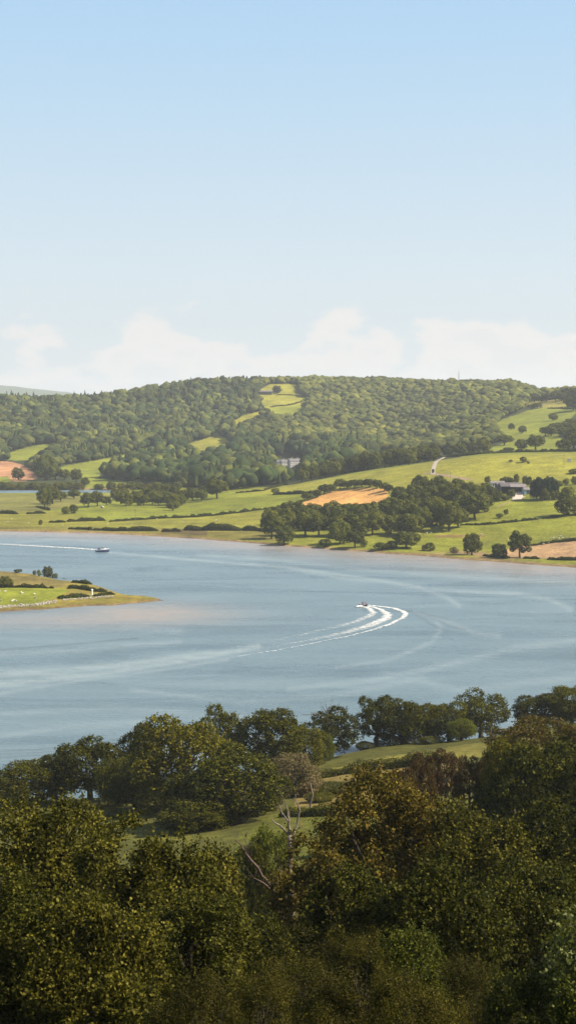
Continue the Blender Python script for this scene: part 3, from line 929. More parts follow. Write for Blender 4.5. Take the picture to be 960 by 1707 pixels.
cam = bpy.data.cameras.new('camera'); co = bpy.data.objects.new('camera', cam); COL.objects.link(co)
co.location = (0, 0, H); co.rotation_euler = (math.pi / 2 - TH, 0, 0)
cam.sensor_fit = 'VERTICAL'; cam.angle_y = 2 * math.atan(853.5 / F)
cam.clip_start = .5; cam.clip_end = 40000
sc.camera = co
sc.view_settings.view_transform = 'Standard'; sc.view_settings.look = 'None'
sc.view_settings.gamma = 1; sc.view_settings.use_curve_mapping = False; sc.view_settings.exposure = EXPO
sc.render.engine = 'CYCLES'
cy = sc.cycles
cy.max_bounces = 6; cy.diffuse_bounces = 3; cy.glossy_bounces = 2; cy.transmission_bounces = 3; cy.volume_bounces = 1; cy.transparent_max_bounces = 8
cy.use_denoising = True
cy.denoising_input_passes = 'RGB_ALBEDO_NORMAL'
cy.caustics_reflective = False; cy.caustics_refractive = False
cy.sample_clamp_indirect = 4

build_sky(); build_ground(); build_water()
if HAZE > 0: build_haze()
#@@REST

# ------------------------------------------------------------------ far woods (too dense to count)
EXC = [p for p, c in UNWOODED]
WM1 = wood_mat('mixed_wood', (.022, .038, .014), (.044, .060, .018), (.092, .104, .026))
WM2 = wood_mat('pale_wood', (.042, .056, .016), (.068, .082, .020), (.110, .116, .028))
WM3 = wood_mat('dark_wood', (.020, .036, .014), (.036, .054, .016), (.080, .092, .022))
LEFTH = [(-400, 640), (0, 640), (300, 620), (432, 622), (436, 668), (440, 690), (400, 706), (384, 712), (365, 740), (352, 738), (300, 742), (240, 752), (175, 765), (100, 778), (70, 800), (45, 776), (0, 768), (-400, 772)]
RIGHTH = [(432, 622), (480, 610), (1300, 600), (1300, 690), (962, 672), (940, 664), (880, 672), (868, 684), (835, 698), (818, 712), (838, 735), (800, 752), (740, 762), (640, 758), (600, 742), (500, 746), (380, 716), (384, 712), (400, 706), (440, 690), (436, 668)]
VALL = [(240, 752), (300, 742), (352, 738), (365, 728), (384, 722), (500, 746), (600, 742), (640, 758), (560, 785), (480, 806), (400, 820), (300, 812), (205, 802), (165, 795), (190, 772)]
wood('hillside_wood', 'dark mixed wood of broadleaves and conifers covering the left hill', [LEFTH], EXC, WM1, (7, 16), (.85, 1.3), 8.2, 1720, 2960, 11, .35)
wood('hilltop_wood', 'pale even-textured wood covering the large central hill up to the crest', [RIGHTH], EXC, WM2, (6.5, 13), (.9, 1.35), 6.9, 1700, 3120, 12, .02)
wood('valley_wood', 'dark wood in the valley around the white country house', [VALL], EXC + [[(455, 762), (508, 762), (508, 792), (455, 792)]], WM3, (10, 20), (.7, 1.05), 10, 1400, 2300, 13, .3)

# ------------------------------------------------------------------ single trees and belts on the far bank
BK = 'trees of the far river bank'
ftree(677, 914, 887, 46, 'oak', 'dark', 'spreading dark oak beside the far waterline with a low bush touching its left side')
ftree(636, 916, 905, 30, 'bush', 'dark', 'low wide dark bush left of the spreading oak at the far waterline')
ftree(654, 915, 902, 22, 'bush', 'hedge', 'dark bush touching the left side of the spreading oak')
ftree(717, 918, 905, 20, 'bush', 'oak', 'small round bush alone on the grass right of the spreading oak')
ftree(707, 918, 909, 10, 'bush', 'willow', 'tiny pale bush just left of the small round bush')
ftree(786, 925, 890, 34, 'round', 'oak', 'upright leaning tree on the far bank, left of the low shore hedge')
ftree(756, 922, 912, 16, 'bush', 'willow', 'small brownish bush left of the upright leaning tree')
ftree(832, 930, 907, 28, 'oak', 'dark', 'small dark tree rising from the shore hedge left of the brown field')
ftree(865, 930, 887, 40, 'airy', 'dark', 'tall open oak on the shore at the left corner of the brown field')
ftree(474, 907, 877, 34, 'round', 'light', 'light green rounded tree alone on the shore below the dense belt', cat='tree')
ftree(591, 913, 884, 32, 'oak', 'dark', 'dark oak at the shore in front of the lower belt')
ftree(543, 911, 899, 26, 'bush', 'hedge', 'pair of low bushes grown together on the shore left of the dark oak')
ftree(607, 912, 900, 14, 'bush', 'oak', 'small round bush touching the right of the dark shore oak')
ftree(566, 907, 868, 40, 'round', 'light', 'tall pale green tree standing forward of the lower belt')
ftree(944, 860, 823, 40, 'round', 'dark', 'large dark round tree on the field wall at the right edge')
ftree(945, 826, 812, 24, 'bush', 'oak', 'bushy tree just above the large dark round tree at the right edge')
ftree(958, 808, 794, 14, 'round', 'dark', 'small dark tree by the right edge beyond the farm conifers')
ftree(943, 809, 798, 12, 'bush', 'oak', 'small bush in the hedge right of the farm conifers')
ftree(932, 811, 802, 12, 'bush', 'oak', 'bush at the right foot of the farm conifers')
ftree(956, 789, 782, 26, 'bush', 'dark', 'low dark thicket in the yellow field at the right edge')
ftree(871, 771, 762, 14, 'bush', 'dark', 'dark scrub clump in the upper yellow field')
ftree(851, 770, 766, 8, 'bush', 'willow', 'tiny bush left of the dark scrub clump in the upper yellow field')
ftree(880, 773, 769, 6, 'bush', 'hedge', 'tiny bush right of the dark scrub clump in the upper yellow field')
ftree(721, 789, 782, 5, 'bush', 'hedge', 'narrow bush standing in the bend of the pale track')
ftree(831, 864, 856, 12, 'bush', 'light', 'ragged gorse patch on the meadow below the farmyard')
ftree(843, 858, 849, 9, 'tall', 'oak', 'small upright bush on the meadow below the farmyard')

ftree(362, 831, 799, 38, 'oak', 'dark', 'dark round-headed tree with a bare trunk at the right end of the plain belt')
ftree(75, 845, 815, 26, 'round', 'dark', 'dark round tree at the front of the group on the marsh', zoff=0)
ftree(88, 840, 812, 30, 'oak', 'oak', 'broad mid-green tree behind the dark round one on the marsh')
ftree(102, 836, 819, 22, 'oak', 'light', 'pale tree at the right end of the group on the marsh')
ftree(124, 831, 817, 22, 'oak', 'dark', 'small dark tree beside the far reach of the river', Y=None)
ftree(109, 857, 845, 16, 'bush', 'oak', 'grey-green bush at the left of a close pair on the plain')
ftree(124, 856, 842, 17, 'bush', 'dark', 'darker bush at the right of a close pair on the plain')
ftree(31, 800, 780, 22, 'round', 'dark', 'dark round tree standing against the brown field')
ftree(76, 801, 760, 36, 'round', 'light', 'tall light green round tree right of the brown field')
ftree(128, 804, 783, 20, 'oak', 'dark', 'dark bushy tree standing in the pale green meadow')
ftree(108, 800, 783, 20, 'oak', 'oak', 'tree just left of the dark bushy tree in the pale green meadow')
ftree(142, 810, 796, 16, 'round', 'dark', 'small dark tree below the pale green meadow')
ftree(93, 800, 779, 26, 'oak', 'oak', 'broad tree between the tall light green one and the meadow trees')
ftree(68, 875, 867, 8, 'bush', 'oak', 'tiny round bush alone near the left shore of the plain')
ftree(69, 873, 870, 6, 'bush', 'hedge', 'very low dark bush on the grass of the left plain') if False else None

for a in ((852, 716, 706, 12, 'left one of the two round trees casting long shadows on the upper pasture', 'round'),
          (870, 722, 710, 15, 'right one of the two round trees casting long shadows on the upper pasture', 'round'),
          (921, 701, 689, 16, 'lone round tree high on the upper pasture', 'round')):
    ftree(a[0], a[1], a[2], a[3], a[5], 'oak', a[4])
for a in ((868, 750, 733, 21, 'dark', 'smaller dark tree of the pair standing behind the crest wall'), (892, 749, 726, 31, 'dark', 'larger dark tree of the pair standing behind the crest wall'),
          (840, 742, 725, 30, 'oak', 'broad tree on the slope left of the pair behind the crest wall'), (847, 752, 746, 18, 'hedge', 'low bush at the crest wall left of the dark pair'),
          (938, 752, 733, 26, 'dark', 'dark tree at the left end of the thicket on the crest wall'), (955, 748, 722, 34, 'oak', 'large tree of the thicket on the crest wall at the right edge'),
          (788, 756, 737, 22, 'dark', 'dark tree on the crest wall, left of a close pair'), (806, 754, 733, 24, 'oak', 'tree on the crest wall, right of a close pair'),
          (766, 758, 740, 24, 'oak', 'single tree on the crest wall right of the track gate'), (746, 760, 745, 20, 'dark', 'small dark tree on the crest beside the track gate')):
    ftree(a[0], a[1], a[2], a[3], 'round' if a[3] < 25 else 'oak', a[4], a[5])
UP = 'trees on the upper right slope'
for px, b, t, w in ((908, 727, 712, 22), (918, 727, 711, 22), (930, 722, 708, 22), (940, 716, 704, 26), (952, 710, 698, 26), (925, 718, 705, 24), (938, 728, 713, 24), (950, 724, 706, 26), (958, 735, 712, 26)):
    ftree(px, b, t, w, 'oak', 'oak', 'tree in the dense thicket spilling onto the upper right pasture', UP)
for px, b, t, w in ((885, 682, 674, 18), (895, 681, 672, 16), (955, 685, 661, 26), (948, 678, 664, 20), (910, 669, 655, 18), (925, 668, 652, 20), (945, 666, 647, 24), (890, 670, 656, 20), (958, 668, 648, 20), (935, 669, 655, 20), (902, 670, 660, 16)):
    ftree(px, b, t, w, 'oak', 'dark', 'tree on the skyline around the highest small field at the right', 'trees on the right skyline')
ftree(462, 655, 643, 16, 'round', 'dark', 'round tree standing right beside the long barn on the hill')
ftree(512, 683, 671, 22, 'round', 'dark', 'round dark tree at the right end of the highest hill field', None)
ftree(444, 692, 681, 14, 'round', 'dark', 'dark round tree on the lower edge of the hill fields')
ftree(400, 653, 628, 7, 'conifer', 'conifer', 'thin dark conifer poking above the skyline of the left hill')
ftree(318, 652, 630, 9, 'conifer', 'conifer', 'dark conifer on the skyline of the left hill, left of the round clump', None)
for px, t, w in ((330, 629, 18), (342, 630, 16), (352, 633, 14)):
    ftree(px, 652, t, w, 'round', 'dark', 'dark round tree of the clump on the left hill skyline', 'clump on the left skyline', Y=2730)
for px, t, w in ((12, 652, 9), (20, 650, 8), (32, 654, 8), (45, 652, 8), (57, 652, 8), (124, 652, 9), (142, 650, 9), (260, 645, 10), (272, 642, 9), (228, 647, 9)):
    ftree(px, 664, t, w, 'conifer', 'conifer', 'small dark conifer standing above the skyline of the left wood', 'conifers on the left skyline', Y=2700)

# belts
belt([(645, 850), (668, 829), (705, 821), (760, 823), (812, 830), (815, 856), (770, 880), (735, 886), (690, 893), (642, 893), (640, 870)], 21, 13, (12, 15.5), (.95, 1.2), ['dark', 'dark', 'oak'],
     'dark round oak in the dense belt right of the tan field', 'dense belt right of the tan field', seed=4)
ftree(702, 884, 848, 34, 'tall', 'light', 'pale green tree at the front of the dense belt')
ftree(748, 886, 838, 44, 'oak', 'oak', 'big bright-topped tree at the front right of the dense belt')
ftree(683, 893, 858, 46, 'oak', 'oak', 'broad mid-green tree at the front left of the dense belt')
ftree(790, 866, 822, 50, 'oak', 'dark', 'broad dark tree at the right end of the dense belt')
belt([(445, 888), (452, 872), (500, 868), (560, 868), (630, 868), (640, 884), (600, 896), (560, 896), (520, 893), (470, 893)], 22, 11, (12.5, 15.5), (.95, 1.2), ['dark', 'dark', 'oak'],
     'dark oak in the lower belt between the tan field and the shore', 'lower belt under the tan field', seed=5)
ftree(620, 892, 855, 40, 'oak', 'oak', 'bright-topped tree at the right end of the lower belt')
ftree(453, 898, 858, 38, 'oak', 'dark', 'dark tree at the left end of the lower belt')
for i, (px, b, t, w) in enumerate(((512, 833, 822, 20), (528, 829, 817, 18), (540, 824, 808, 22), (551, 821, 808, 18), (566, 815, 799, 22), (578, 814, 802, 20), (590, 813, 800, 20), (603, 812, 800, 20), (615, 812, 799, 22), (628, 814, 800, 20), (640, 819, 805, 20), (648, 822, 808, 16))):
    ftree(px, b, t, w, 'oak', 'light' if i == 4 else 'dark', 'pale feathery tree in the hedge above the tan field' if i == 4 else 'dark hedgerow tree along the upper edge of the tan field', None if i == 4 else 'hedgerow above the tan field')
ftree(459, 824, 814, 14, 'round', 'dark', 'round bush on the hedge corner of the yellow field', cat='bush')
r_ = np.random.default_rng(5)
for i in range(34):                                   # just beyond the crest of the yellow field
    px = 505 + (i % 17) * 13.4 + r_.normal() * 2; row = i // 17
    Yc = 1395 + 60 * row + r_.normal() * 8
    top = np.interp(px, [500, 560, 640, 735], [778, 762, 748, 741]) + r_.random() * 9 - row * 4
    ftree(px, 0, top, 24 + 8 * r_.random(), 'oak', ['dark', 'oak', 'dark'][i % 3], '', Y=Yc)['x'] if False else tree(*(lambda g: (g, max(6, at_y(px, top, g[1])[2] - g[2]), (24 + 9 * r_.random()) * g[1] / F))(on_col(px, Yc)),
         ['oak', 'round'][i % 2], ['dark', 'oak', 'dark'][i % 3], 'rounded tree in the long row behind the crest of the yellow field', 'tree', 'row behind the yellow field')
for px, b_, t_, w_ in ((458, 791, 779, 18), (469, 793, 781, 16), (480, 792, 781, 18), (491, 793, 783, 17), (503, 791, 779, 18), (513, 789, 772, 20), (452, 788, 771, 18)):
    ftree(px, b_, t_, w_, 'round', 'oak' if px % 2 else 'dark', 'rounded tree just below the white country houses', 'trees below the country houses')
belt([(188, 850), (192, 832), (260, 826), (345, 824), (352, 834), (300, 844), (270, 850), (230, 848)], 13, 8, (9, 12), (.95, 1.25), ['oak', 'oak', 'light', 'light', 'dark'],
     {'oak': 'mid-green tree in the belt across the left plain', 'dark': 'dark green tree in the belt across the left plain', 'light': 'pale green tree in the belt across the left plain'}, 'belt across the left plain', seed=8)
for px, b, t, w, m, lab in ((148, 846, 822, 28, 'dark', 'dark domed tree at the left end of the belt across the plain'), (163, 844, 820, 26, 'oak', 'green domed tree second in the belt across the plain'), (178, 842, 828, 18, 'oak', 'small tree in the gap of the belt across the plain'),
                            (288, 851, 838, 22, 'dark', 'dark bush in front of the belt beside the pale boulder')):
    ftree(px, b, t, w, 'oak', m, lab)
for i, px in enumerate((3, 12, 22, 36, 48, 60, 74, 86, 98, 108, 118, 132, 166, 186, 203, 218, 234, 250, 262, 280, 296)):
    ftree(px, 816 + (i % 2), 803 + (i * 7) % 5, 15 + (i * 5) % 7, 'round', ['oak', 'dark', 'olive'][i % 3] if i % 5 else 'light', 'small bushy tree in the row along the far reach of the river', 'row along the far reach')
for px, b, t, w in ((812, 806, 794, 10), (836, 806, 797, 8), (843, 809, 795, 12), (850, 808, 796, 10), (860, 808, 791, 9), (874, 810, 794, 9), (881, 810, 795, 10)):
    ftree(px, b, t, w, 'tall', 'oak', 'narrow tree standing behind the farm roofs', 'trees behind the farm roofs')
for px, b, t, w in ((893, 832, 798, 14), (900, 833, 797, 14), (908, 833, 799, 14), (915, 831, 796, 14), (922, 831, 798, 14), (889, 833, 804, 12)):
    ftree(px, b, t, w * 1.25, 'tall', 'conifer', 'tall dark conifer in the block at the right end of the farm', 'conifers beside the farm')
for px, b, t, w in ((907, 834, 815, 16), (924, 833, 818, 16), (934, 832, 820, 12), (818, 835, 812, 20), (808, 832, 806, 22), (832, 833, 819, 14), (851, 830, 816, 16), (842, 834, 826, 14), (826, 836, 826, 16)):
    ftree(px, b, t, w, 'round', 'oak' if px > 830 else 'dark', 'bushy tree crowding the front of the farm buildings', 'bushes in front of the farm')

# hedges and field walls
hedge([(393, 822), (440, 818), (480, 808)], 1.4, 1.5, 'low dark hedge at the left end of the yellow field')
hedge([(455, 825), (480, 824), (520, 823)], 2.4, 2, 'short dark hedge on the lower left corner of the yellow field')
hedge([(440, 853), (470, 845), (500, 838), (530, 829)], 1.3, 1.4, 'thin hedge climbing towards the tan field')
hedge([(520, 797), (605, 785), (665, 775), (717, 765)], 2.4, 2.2, 'long dark hedge along the crest left of the track')
hedge([(742, 762), (800, 757), (860, 754), (960, 753), (1060, 750)], 2.2, 2.2, 'long dark wall-like hedge along the crest right of the track')
hedge([(183, 870), (260, 865), (340, 861), (400, 855), (458, 847)], 1.7, 1.6, 'long thin hedge crossing the left plain to the belt')
hedge([(766, 876), (810, 875), (850, 871), (896, 866)], 1.3, 1.3, 'low hedge line climbing the meadow below the farm')
hedge([(903, 865), (930, 862), (965, 859), (1040, 853)], 2.0, 1.8, 'dark hedge line running to the large round tree at the right edge')
hedge([(885, 910), (920, 905), (960, 902), (1040, 897)], 1.7, 1.5, 'hedge along the top of the brown field')
hedge([(930, 934), (960, 935), (1030, 938)], 2.0, 2.0, 'dark hedge between brown field and shore at the right edge') if False else None
hedge([(912, 933), (960, 934), (1040, 937)], 2.2, 2.2, 'dark hedge between brown field and shore at the right edge')
hedge([(872, 931), (898, 932)], 1.9, 2.0, 'short dark hedge on the shore right of the tall open oak')
hedge([(806, 927), (848, 931)], 2.0, 2.4, 'dark shore hedge under the small dark tree')
hedge([(115, 882), (150, 883), (152, 884)], 2.0, 2.6, 'dark hedge piece nearest the left shore of the plain')
hedge([(156, 884), (210, 885), (264, 885)], 2.6, 3.0, 'long bushy hedge near the shore of the left plain')
hedge([(270, 886), (302, 886)], 2.8, 3.0, 'short bushy hedge near the shore in mid plain')
hedge([(308, 884), (350, 884), (402, 884)], 5.5, 6.0, 'tall overgrown hedge leading to the lower belt', ragged=.6)
hedge([(406, 884), (436, 885)], 5.0, 6.0, 'overgrown hedge piece touching the lower belt', ragged=.5)
hedge([(82, 871), (110, 871)], 2.0, 2.4, 'left half of the broken hedge across the plain')
hedge([(113, 870), (140, 869), (176, 868)], 3.2, 3.2, 'right half of the broken hedge across the plain', ragged=.6)
hedge([(-40, 855), (0, 856), (30, 857)], 2.3, 3, 'dark hedge on the marsh at the left edge')
hedge([(45, 857), (77, 856)], 2.5, 3, 'dark hedge piece on the marsh left of the bush pair')
hedge([(62, 845), (72, 848), (83, 851)], 1.5, 2, 'dark ditch-side hedge below the marsh trees')
hedge([(232, 812), (300, 812), (360, 812), (395, 815)], 4.0, 5, 'bushy hedge along the foot of the valley wood', ragged=.6)
hedge([(912, 681), (935, 681), (958, 682)], 1.8, 2.5, 'thin hedge under the highest small field at the right')
hedge([(450, 679), (480, 676), (505, 669)], 2.0, 2.5, 'thin hedge between the two hill fields')
hedge([(462, 658), (490, 659), (500, 661)], 1.6, 2, 'thin hedge right of the round tree by the barn')
hedge([(312, 751), (335, 754), (345, 753)], 2.0, 2.5, 'dark hedge under the yellow valley field')

# scattered fieldwork on the spit
ftree(80, 962, 943, 17, 'round', 'dark', 'round tree on the far edge of the spit of land')
ftree(92, 963, 953, 11, 'bush', 'dark', 'bush right of the round tree on the spit')
ftree(66, 961, 950, 7, 'bush', 'light', 'small pale bush left of the round tree on the spit')
ftree(58, 959, 951, 7, 'bush', 'oak', 'smallest bush left of the round tree on the spit')
ftree(11, 979, 961, 25, 'round', 'oak', 'round tree on the hedge of the spit near the left edge')
ftree(31, 955, 949, 16, 'bush', 'hedge', 'low dark bush at the far left edge of the spit')
hedge([(-60, 979), (0, 979), (50, 980), (90, 981)], 1.3, 1.4, 'dark hedge between the two fields of the spit')
hedge([(-40, 949), (40, 952), (75, 959), (100, 964), (145, 969)], .9, 1.2, 'thin dark hedge along the far edge of the spit', leaf=.4)
hedge([(114, 981), (130, 981), (150, 984)], 2.6, 4, 'tall dark thicket in the middle of the spit', ragged=.5)
hedge([(122, 971), (138, 972), (150, 974)], 1.9, 3, 'dark thicket behind the tall one on the spit', ragged=.5) 
hedge([(140, 982), (160, 986), (178, 987)], 1.6, 3, 'low thicket running to the right on the spit', ragged=.5)
hedge([(98, 998), (120, 996), (150, 995)], 1.9, 3, 'bushy thicket left of the white post on the spit', ragged=.5)
hedge([(158, 994), (175, 992), (190, 991)], 1.3, 2.4, 'bushy thicket right of the white post on the spit', ragged=.5)


def cut_post(name, px, base, h, rad, mat, label, cat='post'):
    g = G(px, base)
    e = empty(name, g, label, cat)
    b = MB(); b.tube([(0, 0, -.2), (0, 0, h * .5), (0, 0, h)], [rad * 1.1, rad, rad * .85], 8); b.build('shaft', M[mat], e)
    b = MB(); b.tube([(0, 0, h), (0, 0, h + rad), (0, 0, h + rad * 2)], [rad * 1.4, rad * 1.4, rad * .2], 8); b.build('cap', M[mat], e)
    b = MB(); b.box(-rad * 2.2, rad * 2.2, -rad * 2.2, rad * 2.2, -.3, .18); b.build('base', M['stone'], e)
    return e


cut_post('navigation_post', 154, 993, 2.3, .35, 'paint', 'stout white navigation post on the tip of the spit')
cut_post('thin_post', 152, 970, 2.2, .07, 'steel', 'thin grey post on the far side of the spit')


def utility_pole(px, base, h, label):
    g = G(px, base)
    e = empty('utility_pole', g, label, 'utility pole')
    b = MB(); b.tube([(0, 0, -.5), (0, 0, h * .5), (0, 0, h)], [.17, .15, .11], 7); b.build('mast', M['polewood'], e)
    b = MB(); b.box(-1.1, 1.1, -.08, .08, h - .7, h - .55); b.box(-.7, .7, -.07, .07, h - 1.5, h - 1.38); b.build('crossarm', M['polewood'], e)
    for x in (-1, 0, 1):
        b = MB(); b.tube([(x, 0, h - .55), (x, 0, h - .4), (x, 0, h - .28)], [.05, .09, .03], 6); b.build('insulator', M['paint'], e)


utility_pole(939, 780, 11, 'tall thin utility pole on the yellow field near the right edge')
utility_pole(750, 803, 7.5, 'utility pole beside the bend of the track')
utility_pole(226, 869, 9, 'utility pole standing on the left plain beside the thin hedge')
g = G(764, 652) if False else on_col(764, 2780)
e = empty('lattice_mast', g, 'thin lattice mast rising from the wooded crest', 'mast')
b = MB()
for x, y in ((-1.4, -1.4), (1.4, -1.4), (1.4, 1.4), (-1.4, 1.4)): b.tube([(x, y, 0), (x * .3, y * .3, 30)], [.22, .14], 5)
b.build('legs', M['steel'], e)
b = MB()
for k in range(9):
    z0, z1 = k * 3.3, k * 3.3 + 3.3; q0, q1 = 1.4 * (1 - .7 * z0 / 30), 1.4 * (1 - .7 * z1 / 30)
    for (a, c), (d, f) in (((-1, -1), (1, -1)), ((1, -1), (1, 1)), ((1, 1), (-1, 1)), ((-1, 1), (-1, -1))): b.tube([(a * q0, c * q0, z0), (d * q1, f * q1, z1)], [.1, .1], 4)
b.build('bracing', M['steel'], e)
b = MB(); b.tube([(0, 0, 29.5), (0, 0, 35)], [.16, .08], 6); b.build('aerial', M['steel'], e)

# ------------------------------------------------------------------ tracks
def ribbon(name, pts, w, mat, label, cat, lift=.12, near=False):
    W = np.array([G(a, b, near)[:2] for a, b in pts])
    seg = np.hypot(*np.diff(W, axis=0).T); cum = np.concatenate([[0], np.cumsum(seg)])
    s = np.linspace(0, cum[-1], max(8, int(cum[-1] / 2)))
    x = np.interp(s, cum, W[:, 0]); y = np.interp(s, cum, W[:, 1])
    for _ in range(3):
        x[1:-1] = (x[:-2] + x[1:-1] * 2 + x[2:]) / 4; y[1:-1] = (y[:-2] + y[1:-1] * 2 + y[2:]) / 4
    dx, dy = np.gradient(x), np.gradient(y); q = np.hypot(dx, dy); nx, ny = -dy / q, dx / q
    ww = w * (1 + .25 * (fbm(s / 7, s * 0, s=2) - .5)) / 2
    c = []
    for t in (-1, -.5, 0, .5, 1):
        X, Y = x + nx * ww * t, y + ny * ww * t
        c.append(np.stack([X, Y, zt(X, Y) + lift], 1))
    V = np.stack(c, 1).reshape(-1, 3); n = len(s)
    i = (np.arange(n - 1)[:, None] * 5 + np.arange(4)[None]).ravel()
    me = mesh_np(name, V, np.stack([i, i + 1, i + 6, i + 5], 1), mat, 4, True)
    o = put(name, me); tag(o, kind='structure'); return o


ribbon('gravel_road', [(722, 791), (721, 786), (723, 779), (726, 771), (733, 766), (741, 762)], 3.6, M['track'], '', '', .16)
ribbon('earth_road', [(705, 790), (716, 789), (730, 791), (748, 794), (765, 796), (785, 800)], 5.0, M['earth'], '', '', .10)
ribbon('farm_path', [(861, 833), (862, 828), (864, 823), (872, 818)], 7.0, M['yard'], '', '', .14)
ribbon('lower_path', [(828, 845), (840, 840), (853, 836), (860, 832)], 1.6, M['earth'], '', '', .10)
ribbon('farmyard_pavement', [(855, 829), (866, 827)], 14, M['yard'], '', '', .10)

# ------------------------------------------------------------------ buildings
def house(name, px, base, w, d, h, rh, label, wall='white', roof='slate', rot=0.0, wins=0, doors=0, chim=0, open_front=False, cat='house', group=None):
    g = G(px, base)
    e = empty(name, g, label, cat, group, rot)
    b = MB(); t = .3
    if open_front:
        b.box(-w / 2, w / 2, d / 2 - t, d / 2, -1, h); b.box(-w / 2, -w / 2 + t, -d / 2, d / 2 - t, -1, h); b.box(w / 2 - t, w / 2, -d / 2, d / 2 - t, -1, h)
        for k in range(1, int(w / 5)): b.box(-w / 2 + k * 5 - .12, -w / 2 + k * 5 + .12, -d / 2, -d / 2 + .24, -1, h)
    else: b.box(-w / 2, w / 2, -d / 2, d / 2, -1, h)
    for s in (-1, 1):                                     # gable triangles
        x = s * w / 2
        b.loft([[(x - .15, -d / 2, h), (x - .15, d / 2, h), (x - .15, 0, h + rh - .2)], [(x + .15, -d / 2, h), (x + .15, d / 2, h), (x + .15, 0, h + rh - .2)]])
    b.build('wall', M[wall], e)
    b = MB(); b.gable(-w / 2, w / 2, -d / 2, d / 2, h + .1, h + rh + .1, .35); rf = b.build('roof', M[roof], e)
    for k in range(chim):
        x = -w / 2 + w * (k + .5) / chim
        b = MB(); b.box(x - .6, x + .6, -.45, .45, h + rh - .8, h + rh + 1.3); b.box(x - .7, x + .7, -.55, .55, h + rh + 1.3, h + rh + 1.5); b.build('chimney', M['stone'], rf)
    for k in range(wins):
        x = -w / 2 + w * (k + .5) / wins
        for z in ([.9, 3.7] if h > 5 else [1.0]):
            b = MB()
            for a in ((x - .65, x - .5, z, z + 1.5), (x + .5, x + .65, z, z + 1.5), (x - .5, x + .5, z, z + .12), (x - .5, x + .5, z + 1.38, z + 1.5)): b.box(a[0], a[1], -d / 2 - .08, -d / 2 - .003, a[2], a[3])
            f = b.build('window', M['paint'], e)
            b = MB(); b.box(x - .5, x + .5, -d / 2 - .04, -d / 2 - .004, z + .12, z + 1.38); b.build('pane', M['glass'], f)
    for k in range(doors):
        x = (k - (doors - 1) / 2) * w * .4 + .2
        b = MB(); b.box(x - 1.2, x + 1.2, -d / 2 - .06, -d / 2 - .003, -.2, 2.4); b.build('door', M['shed'], e)
    return e


house('country_house', 477, 778, 14, 8, 6.2, 2.6, 'white two-storey house, left wing of the group in the valley wood', rot=.3, wins=5, doors=1, chim=2)
house('country_house', 491, 778, 15, 9, 7.0, 2.8, 'tallest white house in the valley wood, right of the left wing', rot=.35, wins=5, doors=1, chim=2)
house('country_house', 466, 776, 7, 6, 4.5, 2.2, 'small white cottage at the left end of the valley wood group', rot=.1, wins=2, chim=1)
house('country_house', 500, 781, 4, 5, 5.2, 1.6, 'narrow white annexe at the right end of the valley wood group', wins=1)
house('long_barn', 441, 657, 26, 9, 4.5, 2.2, 'long grey-roofed barn high on the central hill', 'shed', 'paleroof', -.05, doors=2, cat='barn')
house('farm_shed', 849, 820, 15, 14, 4.2, 2.6, 'wide grey-roofed barn in the middle of the farm', 'shed', 'sheetroof', .05, open_front=True, cat='barn')
house('farm_shed', 862, 820, 11, 12, 3.8, 2.0, 'pale-roofed open shed facing the farmyard', 'shed', 'paleroof', -.05, open_front=True, cat='shed')
house('farm_shed', 840, 817, 12, 9, 3.6, 1.8, 'low grey shed at the left of the wide barn', 'shed', 'sheetroof', .1, doors=1, cat='shed')
house('farmhouse', 828, 812, 10, 6, 3.2, 1.3, 'low white building behind the left end of the farm', 'white', 'paleroof', .05, wins=3, cat='building')
house('farm_shed', 877, 823, 5, 7, 3.0, 1.5, 'pale blue-fronted shed in the shadow of the conifers', 'bluesheet', 'paleroof', .1, doors=1, cat='shed')
house('field_shelter', 948, 770, 2.6, 2.2, 2.0, .6, 'tiny white shelter in the upper yellow field at the right', 'white', 'paleroof', 0, doors=0, cat='shelter')
b = MB()
bv, bf = ico(2)
g = G(167, 846)
d = bv * (1 + .4 * (fbm(bv[:, 0] * 2, bv[:, 1] * 2, bv[:, 2] * 2, s=8) - .5))[:, None] * np.array([1.6, 1.2, 1.2])
o = put('boulder', mesh_np('boulder', d, bf, M['stone'], 3)); o.location = G(171, 847) + np.array([0, 0, .9]); tag(o, 'pale rock outcrop at the foot of the belt across the plain', 'boulder')
o = put('boulder', o.data); o.scale = (.7, .7, .8); o.location = G(300, 843) + np.array([0, 0, .8]); tag(o, 'pale boulder beside the dark bush in front of the belt', 'boulder')
# rubble along the near edge of the spit: too many to count
r = np.random.default_rng(3); Vs, Fs = [], []
b1, f1 = ico(1)
for k in range(650):
    if k < 380: px = r.random() * 100 - 5; py = np.interp(px, [0, 60, 100], [1011.5, 1008, 1001]) + r.normal() * 1.2
    elif k < 560: px = 105 + 85 * r.random(); py = np.interp(px, [105, 150, 190], [1000, 997, 994]) + r.normal() * .8
    elif k < 650: px = 181 + 35 * r.random(); py = np.interp(px, [181, 216], [979, 988]) + r.normal() * .6
    else: px = 200 + 760 * r.random(); py = np.interp(px, [0, 160, 320, 480, 640, 800, 960], [884, 887, 896, 909, 921, 933, 945]) - abs(r.normal()) * 1.0 - .5
    s = .16 + .3 * r.random() ** 2 + (.25 if k >= 650 else 0)
    v = b1 * (1 + r.normal(size=(len(b1), 1)) * .16) * s * np.array([1.2, 1, .7]) + G(px, py) + np.array([0, 0, s * .3])
    Fs.append(f1 + len(b1) * k); Vs.append(v)
tag(put('shore_rubble', mesh_np('shore_rubble', np.concatenate(Vs), np.concatenate(Fs), M['stone'], 3)), 'pale loose stones strewn along the shores', 'rubble', kind='stuff')

